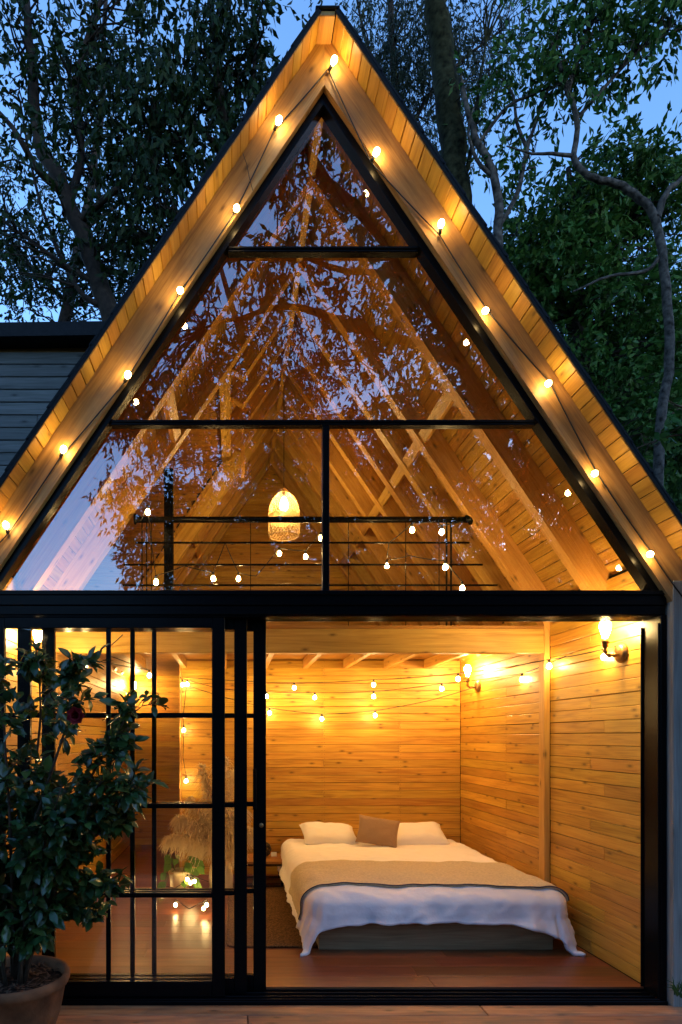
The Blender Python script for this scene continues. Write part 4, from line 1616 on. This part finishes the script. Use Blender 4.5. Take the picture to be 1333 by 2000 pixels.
# right of the cabin
D = 10.0
tree('moss_trunk_tree', 'tall tree with thick moss-covered dark trunk beside the gable', [
    ([G(905, D), W(905, 900, D), W(898, 500, D), W(886, 330, D), W(876, 200, D), W(862, 80, D), W(848, -40, D), W(840, -200, D)], .24, .16),
    ([W(890, 380, D), W(910, 340, D), W(925, 270, D), W(935, 180, D + .2), W(950, 80, D + .4)], .05, .02)],
     [(W(860, -150, D), (2.2, 1.4, .9), 40)], (.12, .04), M['leaf_fine'], M['moss'], cl_r=.5, per=60, droop=.5)
D = 12.5
tree('weeping_tree', 'tree of fine hanging grey-green leaves right of the gable peak', [
    ([G(800, D + 1), W(800, 700, D + .8), W(790, 350, D + .5), W(770, 150, D), W(760, -100, D)], .14, .05), ([W(780, 250, D), W(740, 150, D), W(710, 60, D), W(690, -40, D)], .05, .015), ([W(785, 300, D + .2), W(830, 200, D), W(900, 120, D), W(980, 60, D)], .05, .015)],
     [(W(780, 80, D), (1.05, 1.2, 1.5), 74), (W(740, 200, D), (.5, .9, .9), 22), (W(860, 180, D), (1.1, 1.2, 1.5), 56), (W(960, 60, D), (1.0, 1.2, 1.2), 40), (W(840, 320, D), (.6, .8, .6), 16)],
     (.115, .026), M['leaf_fine'], M['bark'], cl_r=.42, per=110, droop=1.1, twig=.008)
D = 9.6
tree('bare_limbed_tree', 'open tree with thin forked limbs and sparse leaves beside the moss trunk', [
    ([G(1000, D), W(985, 900, D), W(972, 600, D), W(975, 440, D), W(968, 350, D), W(935, 280, D), W(915, 220, D), W(900, 150, D)], .10, .03),
    ([W(975, 440, D), W(1010, 380, D), W(1030, 290, D), W(1050, 230, D), W(1075, 160, D), W(1090, 60, D)], .045, .012), ([W(968, 350, D), W(930, 310, D), W(915, 250, D), W(930, 200, D)], .035, .01),
    ([W(1030, 290, D), W(1010, 240, D), W(1000, 180, D), W(960, 130, D)], .03, .01), ([W(935, 280, D), W(990, 210, D), W(1040, 185, D), W(1090, 165, D)], .03, .01)],
     [(W(1060, 120, D), (.8, .8, .9), 26), (W(980, 300, D), (.6, .7, .5), 9), (W(950, 170, D), (.5, .6, .6), 10)], (.13, .05), M['leaf_big'], M['palebark'], cl_r=.38, per=36, droop=.4, twig=.008)
D = 9.2
tree('crooked_tree', 'pale lichened crooked trunk bending across the right edge of the forest', [
    ([G(1290, D), W(1285, 1000, D), W(1290, 830, D), W(1308, 700, D), W(1300, 560, D), W(1282, 430, D), W(1240, 378, D), W(1195, 355, D), W(1150, 345, D), W(1122, 305, D), W(1128, 250, D), W(1110, 180, D), W(1092, 120, D)],   .078, .03),
    ([W(1282, 430, D), W(1300, 380, D), W(1330, 350, D), W(1380, 300, D)], .06, .02), ([W(1120, 305, D), W(1080, 300, D), W(1040, 300, D), W(990, 285, D)], .03, .01),
    ([W(1290, 500, D), W(1260, 530, D), W(1190, 540, D), W(1120, 570, D)], .035, .012), ([W(1128, 230, D), W(1200, 150, D), W(1260, 90, D), W(1340, 50, D)], .03, .012), ([W(1110, 180, D), W(1150, 60, D), W(1210, -20, D)], .03, .012)],
     [(W(1180, 60, D), (.8, .8, .8), 36), (W(1290, 40, D), (.8, .8, .5), 22), (W(1090, 60, D), (.7, .8, .8), 26), (W(1130, 170, D), (.5, .6, .5), 10)], (.145, .062), M['leaf_big'], M['palebark'], cl_r=.36, per=34, droop=.4, twig=.008)
D = 11.5
tree('broadleaf_tree', 'bushy broad-leaved tree reaching up behind the crooked trunk', [
    ([G(1150, D), W(1140, 900, D), W(1130, 600, D), W(1120, 420, D), W(1110, 330, D)], .14, .04), ([W(1130, 600, D), W(1200, 480, D), W(1240, 380, D), W(1260, 300, D)], .06, .02), ([W(1130, 640, D), W(1060, 520, D), W(1010, 460, D)], .06, .02)],
     [(W(1190, 370, D), (1.1, 1.0, .9), 56), (W(1060, 470, D), (1.2, 1.0, 1.0), 62), (W(1310, 400, D), (.9, 1.0, 1.1), 44), (W(1130, 580, D), (1.7, 1.2, 1.3), 90), (W(1290, 640, D), (1.2, 1.1, 1.4), 60), (W(1200, 800, D), (1.5, 1.2, 1.4), 66), (W(1000, 560, D), (.9, 1.0, .9), 36)],
     (.15, .065), M['leaf_big'], M['bark'], cl_r=.45, per=62, droop=.3)
D = 8.0
tree('sapling', 'bright leafy sapling branch low at the right edge of the forest', [
    ([G(1420, D), W(1400, 1000, D), W(1370, 850, D), W(1340, 800, D), W(1318, 790, D)], .035, .01), ([W(1370, 850, D), W(1320, 850, D), W(1270, 865, D), W(1235, 880, D)], .015, .006)],
     [(W(1320, 810, D), (.2, .2, .15), 5), (W(1290, 850, D), (.25, .25, .12), 5)], (.17, .085), M['leaf_big'], M['stem'], cl_r=.22, per=9, droop=.2, twig=.005)

# forest on the rising ground behind: copies of two grown trees
proto_a = tree('forest_tree', 'dark leafy forest tree massed on the slope right of the cabin', [
    ([Vector((0, 22, -.3)), Vector((.1, 22, 4)), Vector((-.1, 22.1, 8)), Vector((.1, 22, 13))], .22, .05), ([Vector((0, 22, 5)), Vector((1.2, 21.6, 7)), Vector((2.2, 21.4, 8.5))], .09, .03), ([Vector((0, 22, 6)), Vector((-1.3, 22.2, 8)), Vector((-2.2, 22, 9.5))], .09, .03)],
     [(Vector((0, 22, 11.5)), (2.2, 2.2, 2.6), 90), (Vector((1.8, 21.6, 8.5)), (1.7, 1.7, 1.6), 56), (Vector((-1.8, 22, 9)), (1.7, 1.7, 1.7), 56), (Vector((0, 22, 5.5)), (2.2, 2.2, 2.2), 60)],
     (.20, .09), M['leaf_dark'], M['bark'], group='forest trees right of the cabin', cl_r=.6, per=58, droop=.3)
spots = [(4.6, 12.5, .95), (7.6, 11.5, .9), (10.5, 13.0, 1.0), (6.0, 16.5, 1.0), (9.0, 17.5, 1.02), (13, 16, 1.05), (3.6, 19, .92), (12, 22, 1.12), (16, 20, 1.1), (7.5, 23, 1.0), (18, 27, 1.2),
         (-9.5, 15, .72), (-13, 14, .85), (-12, 21, .85), (-17, 20, .95), (-8, 26, .75), (-4, 28, .7), (1, 30, .72), (-20, 14, .9), (20, 14, 1.0)]
src = WM[proto_a].copy()
for i, (x, y, s) in enumerate(spots):
    mw = Matrix.Translation((x, y, -.3)) @ Matrix.Rotation(i * 1.37, 4, 'Z') @ Matrix.Scale(s, 4)
    if i == 0:
        WM[proto_a] = mw
        proto_a.matrix_basis = mw
    else:
        o = copy_tree(proto_a, None, mw)
        o['label'] = 'dark leafy forest tree massed on the slope right of the cabin' if x > 2 else 'dark leafy forest tree far behind the side wing'
        o['group'] = 'forest trees right of the cabin' if x > 2 else 'forest trees behind the side wing'
hv, hf = [], []
for i in range(25):
    for j in range(17):
        x, y = 2.5 + 45 * i / 24, 9 + 40 * j / 16
        h = max(0, (x - 3.5)) * .50 + max(0, y - 11) * .16
        hv.append((x, y, -.3 + min(h, 9) * min(1, (y - 9) / 6) * min(1, (47.5 - x) / 8) * (.85 + .15 * math.sin(x + y * .7))))
for i in range(24):
    for j in range(16):
        a = i * 17 + j
        hf.append((a, a + 17, a + 18, a + 1))
props(obj('hill_or_added_bank', hv, hf, M['ground'], None, True), kind='structure')


# trees on the camera's side of the clearing: their canopy and the sky behind it mirror in the gable glass
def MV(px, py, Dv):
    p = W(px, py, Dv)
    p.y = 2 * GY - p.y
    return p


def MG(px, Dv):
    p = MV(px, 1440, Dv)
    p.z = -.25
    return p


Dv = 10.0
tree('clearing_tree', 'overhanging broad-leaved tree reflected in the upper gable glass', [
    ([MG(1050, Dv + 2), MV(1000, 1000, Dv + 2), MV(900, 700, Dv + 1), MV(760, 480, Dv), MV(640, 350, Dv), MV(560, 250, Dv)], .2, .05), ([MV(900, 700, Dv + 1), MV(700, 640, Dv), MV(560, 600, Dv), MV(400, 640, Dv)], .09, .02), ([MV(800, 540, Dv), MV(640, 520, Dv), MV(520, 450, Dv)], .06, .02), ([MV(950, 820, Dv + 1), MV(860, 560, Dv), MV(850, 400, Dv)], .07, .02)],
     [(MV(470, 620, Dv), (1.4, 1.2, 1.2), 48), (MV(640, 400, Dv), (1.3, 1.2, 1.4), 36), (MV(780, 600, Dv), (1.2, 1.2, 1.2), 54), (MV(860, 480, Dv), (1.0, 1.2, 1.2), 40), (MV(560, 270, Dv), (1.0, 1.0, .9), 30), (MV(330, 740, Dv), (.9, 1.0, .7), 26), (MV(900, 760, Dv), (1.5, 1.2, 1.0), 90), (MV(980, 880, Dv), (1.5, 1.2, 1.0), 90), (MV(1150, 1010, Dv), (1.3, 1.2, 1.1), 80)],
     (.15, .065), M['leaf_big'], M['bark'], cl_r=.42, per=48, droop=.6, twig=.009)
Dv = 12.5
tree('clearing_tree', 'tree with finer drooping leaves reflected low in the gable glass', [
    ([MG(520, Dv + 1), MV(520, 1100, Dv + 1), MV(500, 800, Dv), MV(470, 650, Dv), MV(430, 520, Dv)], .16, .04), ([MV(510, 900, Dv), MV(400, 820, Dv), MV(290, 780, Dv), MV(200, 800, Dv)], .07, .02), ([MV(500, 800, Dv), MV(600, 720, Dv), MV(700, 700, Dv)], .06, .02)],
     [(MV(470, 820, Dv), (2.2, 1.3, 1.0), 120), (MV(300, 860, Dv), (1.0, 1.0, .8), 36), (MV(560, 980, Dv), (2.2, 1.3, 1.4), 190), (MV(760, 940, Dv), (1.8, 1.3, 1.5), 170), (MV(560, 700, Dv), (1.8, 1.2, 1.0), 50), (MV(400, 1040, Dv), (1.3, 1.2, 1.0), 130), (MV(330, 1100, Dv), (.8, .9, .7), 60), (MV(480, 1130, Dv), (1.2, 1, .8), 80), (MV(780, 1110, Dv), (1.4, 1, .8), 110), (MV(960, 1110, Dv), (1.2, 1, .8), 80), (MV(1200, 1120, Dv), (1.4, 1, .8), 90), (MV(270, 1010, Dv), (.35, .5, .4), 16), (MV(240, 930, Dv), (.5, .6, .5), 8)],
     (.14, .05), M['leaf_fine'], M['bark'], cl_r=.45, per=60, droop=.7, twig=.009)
def screen_bank(x, y):  # unseen earth rise, added to block low sky in the glass reflections
    k = min(1, max(0, (x + 3) / 5))
    d = max(0, -y - 8.5)
    h = min((.55 + .2 * k) * d, 6.0 + 2.7 * k + .05 * d)
    return -.3 + h * (.92 + .08 * math.sin(x * .8 + y * .6))


hv, hf = [], []
for i in range(61):
    for j in range(19):
        x, y = -60 + 120 * i / 60, -8 - 45 * (j / 18) ** 1.6
        hv.append((x, y, screen_bank(x, y) - (.1 if j == 0 else 0)))
for i in range(60):
    for j in range(18):
        a = i * 19 + j
        hf.append((a, a + 1, a + 20, a + 19))
props(obj('hill_or_added_bank', hv, hf, M['ground'], None, True), kind='structure')  # the added rise that screens low sky, never in view itself
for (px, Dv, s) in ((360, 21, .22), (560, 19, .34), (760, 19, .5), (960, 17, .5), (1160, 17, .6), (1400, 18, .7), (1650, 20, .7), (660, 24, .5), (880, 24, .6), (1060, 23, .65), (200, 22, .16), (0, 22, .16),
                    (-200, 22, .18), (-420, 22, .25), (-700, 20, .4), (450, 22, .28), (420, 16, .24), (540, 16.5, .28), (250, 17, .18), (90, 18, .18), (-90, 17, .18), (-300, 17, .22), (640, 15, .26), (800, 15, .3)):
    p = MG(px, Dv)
    p.z = screen_bank(p.x, p.y) - 3.0 * s
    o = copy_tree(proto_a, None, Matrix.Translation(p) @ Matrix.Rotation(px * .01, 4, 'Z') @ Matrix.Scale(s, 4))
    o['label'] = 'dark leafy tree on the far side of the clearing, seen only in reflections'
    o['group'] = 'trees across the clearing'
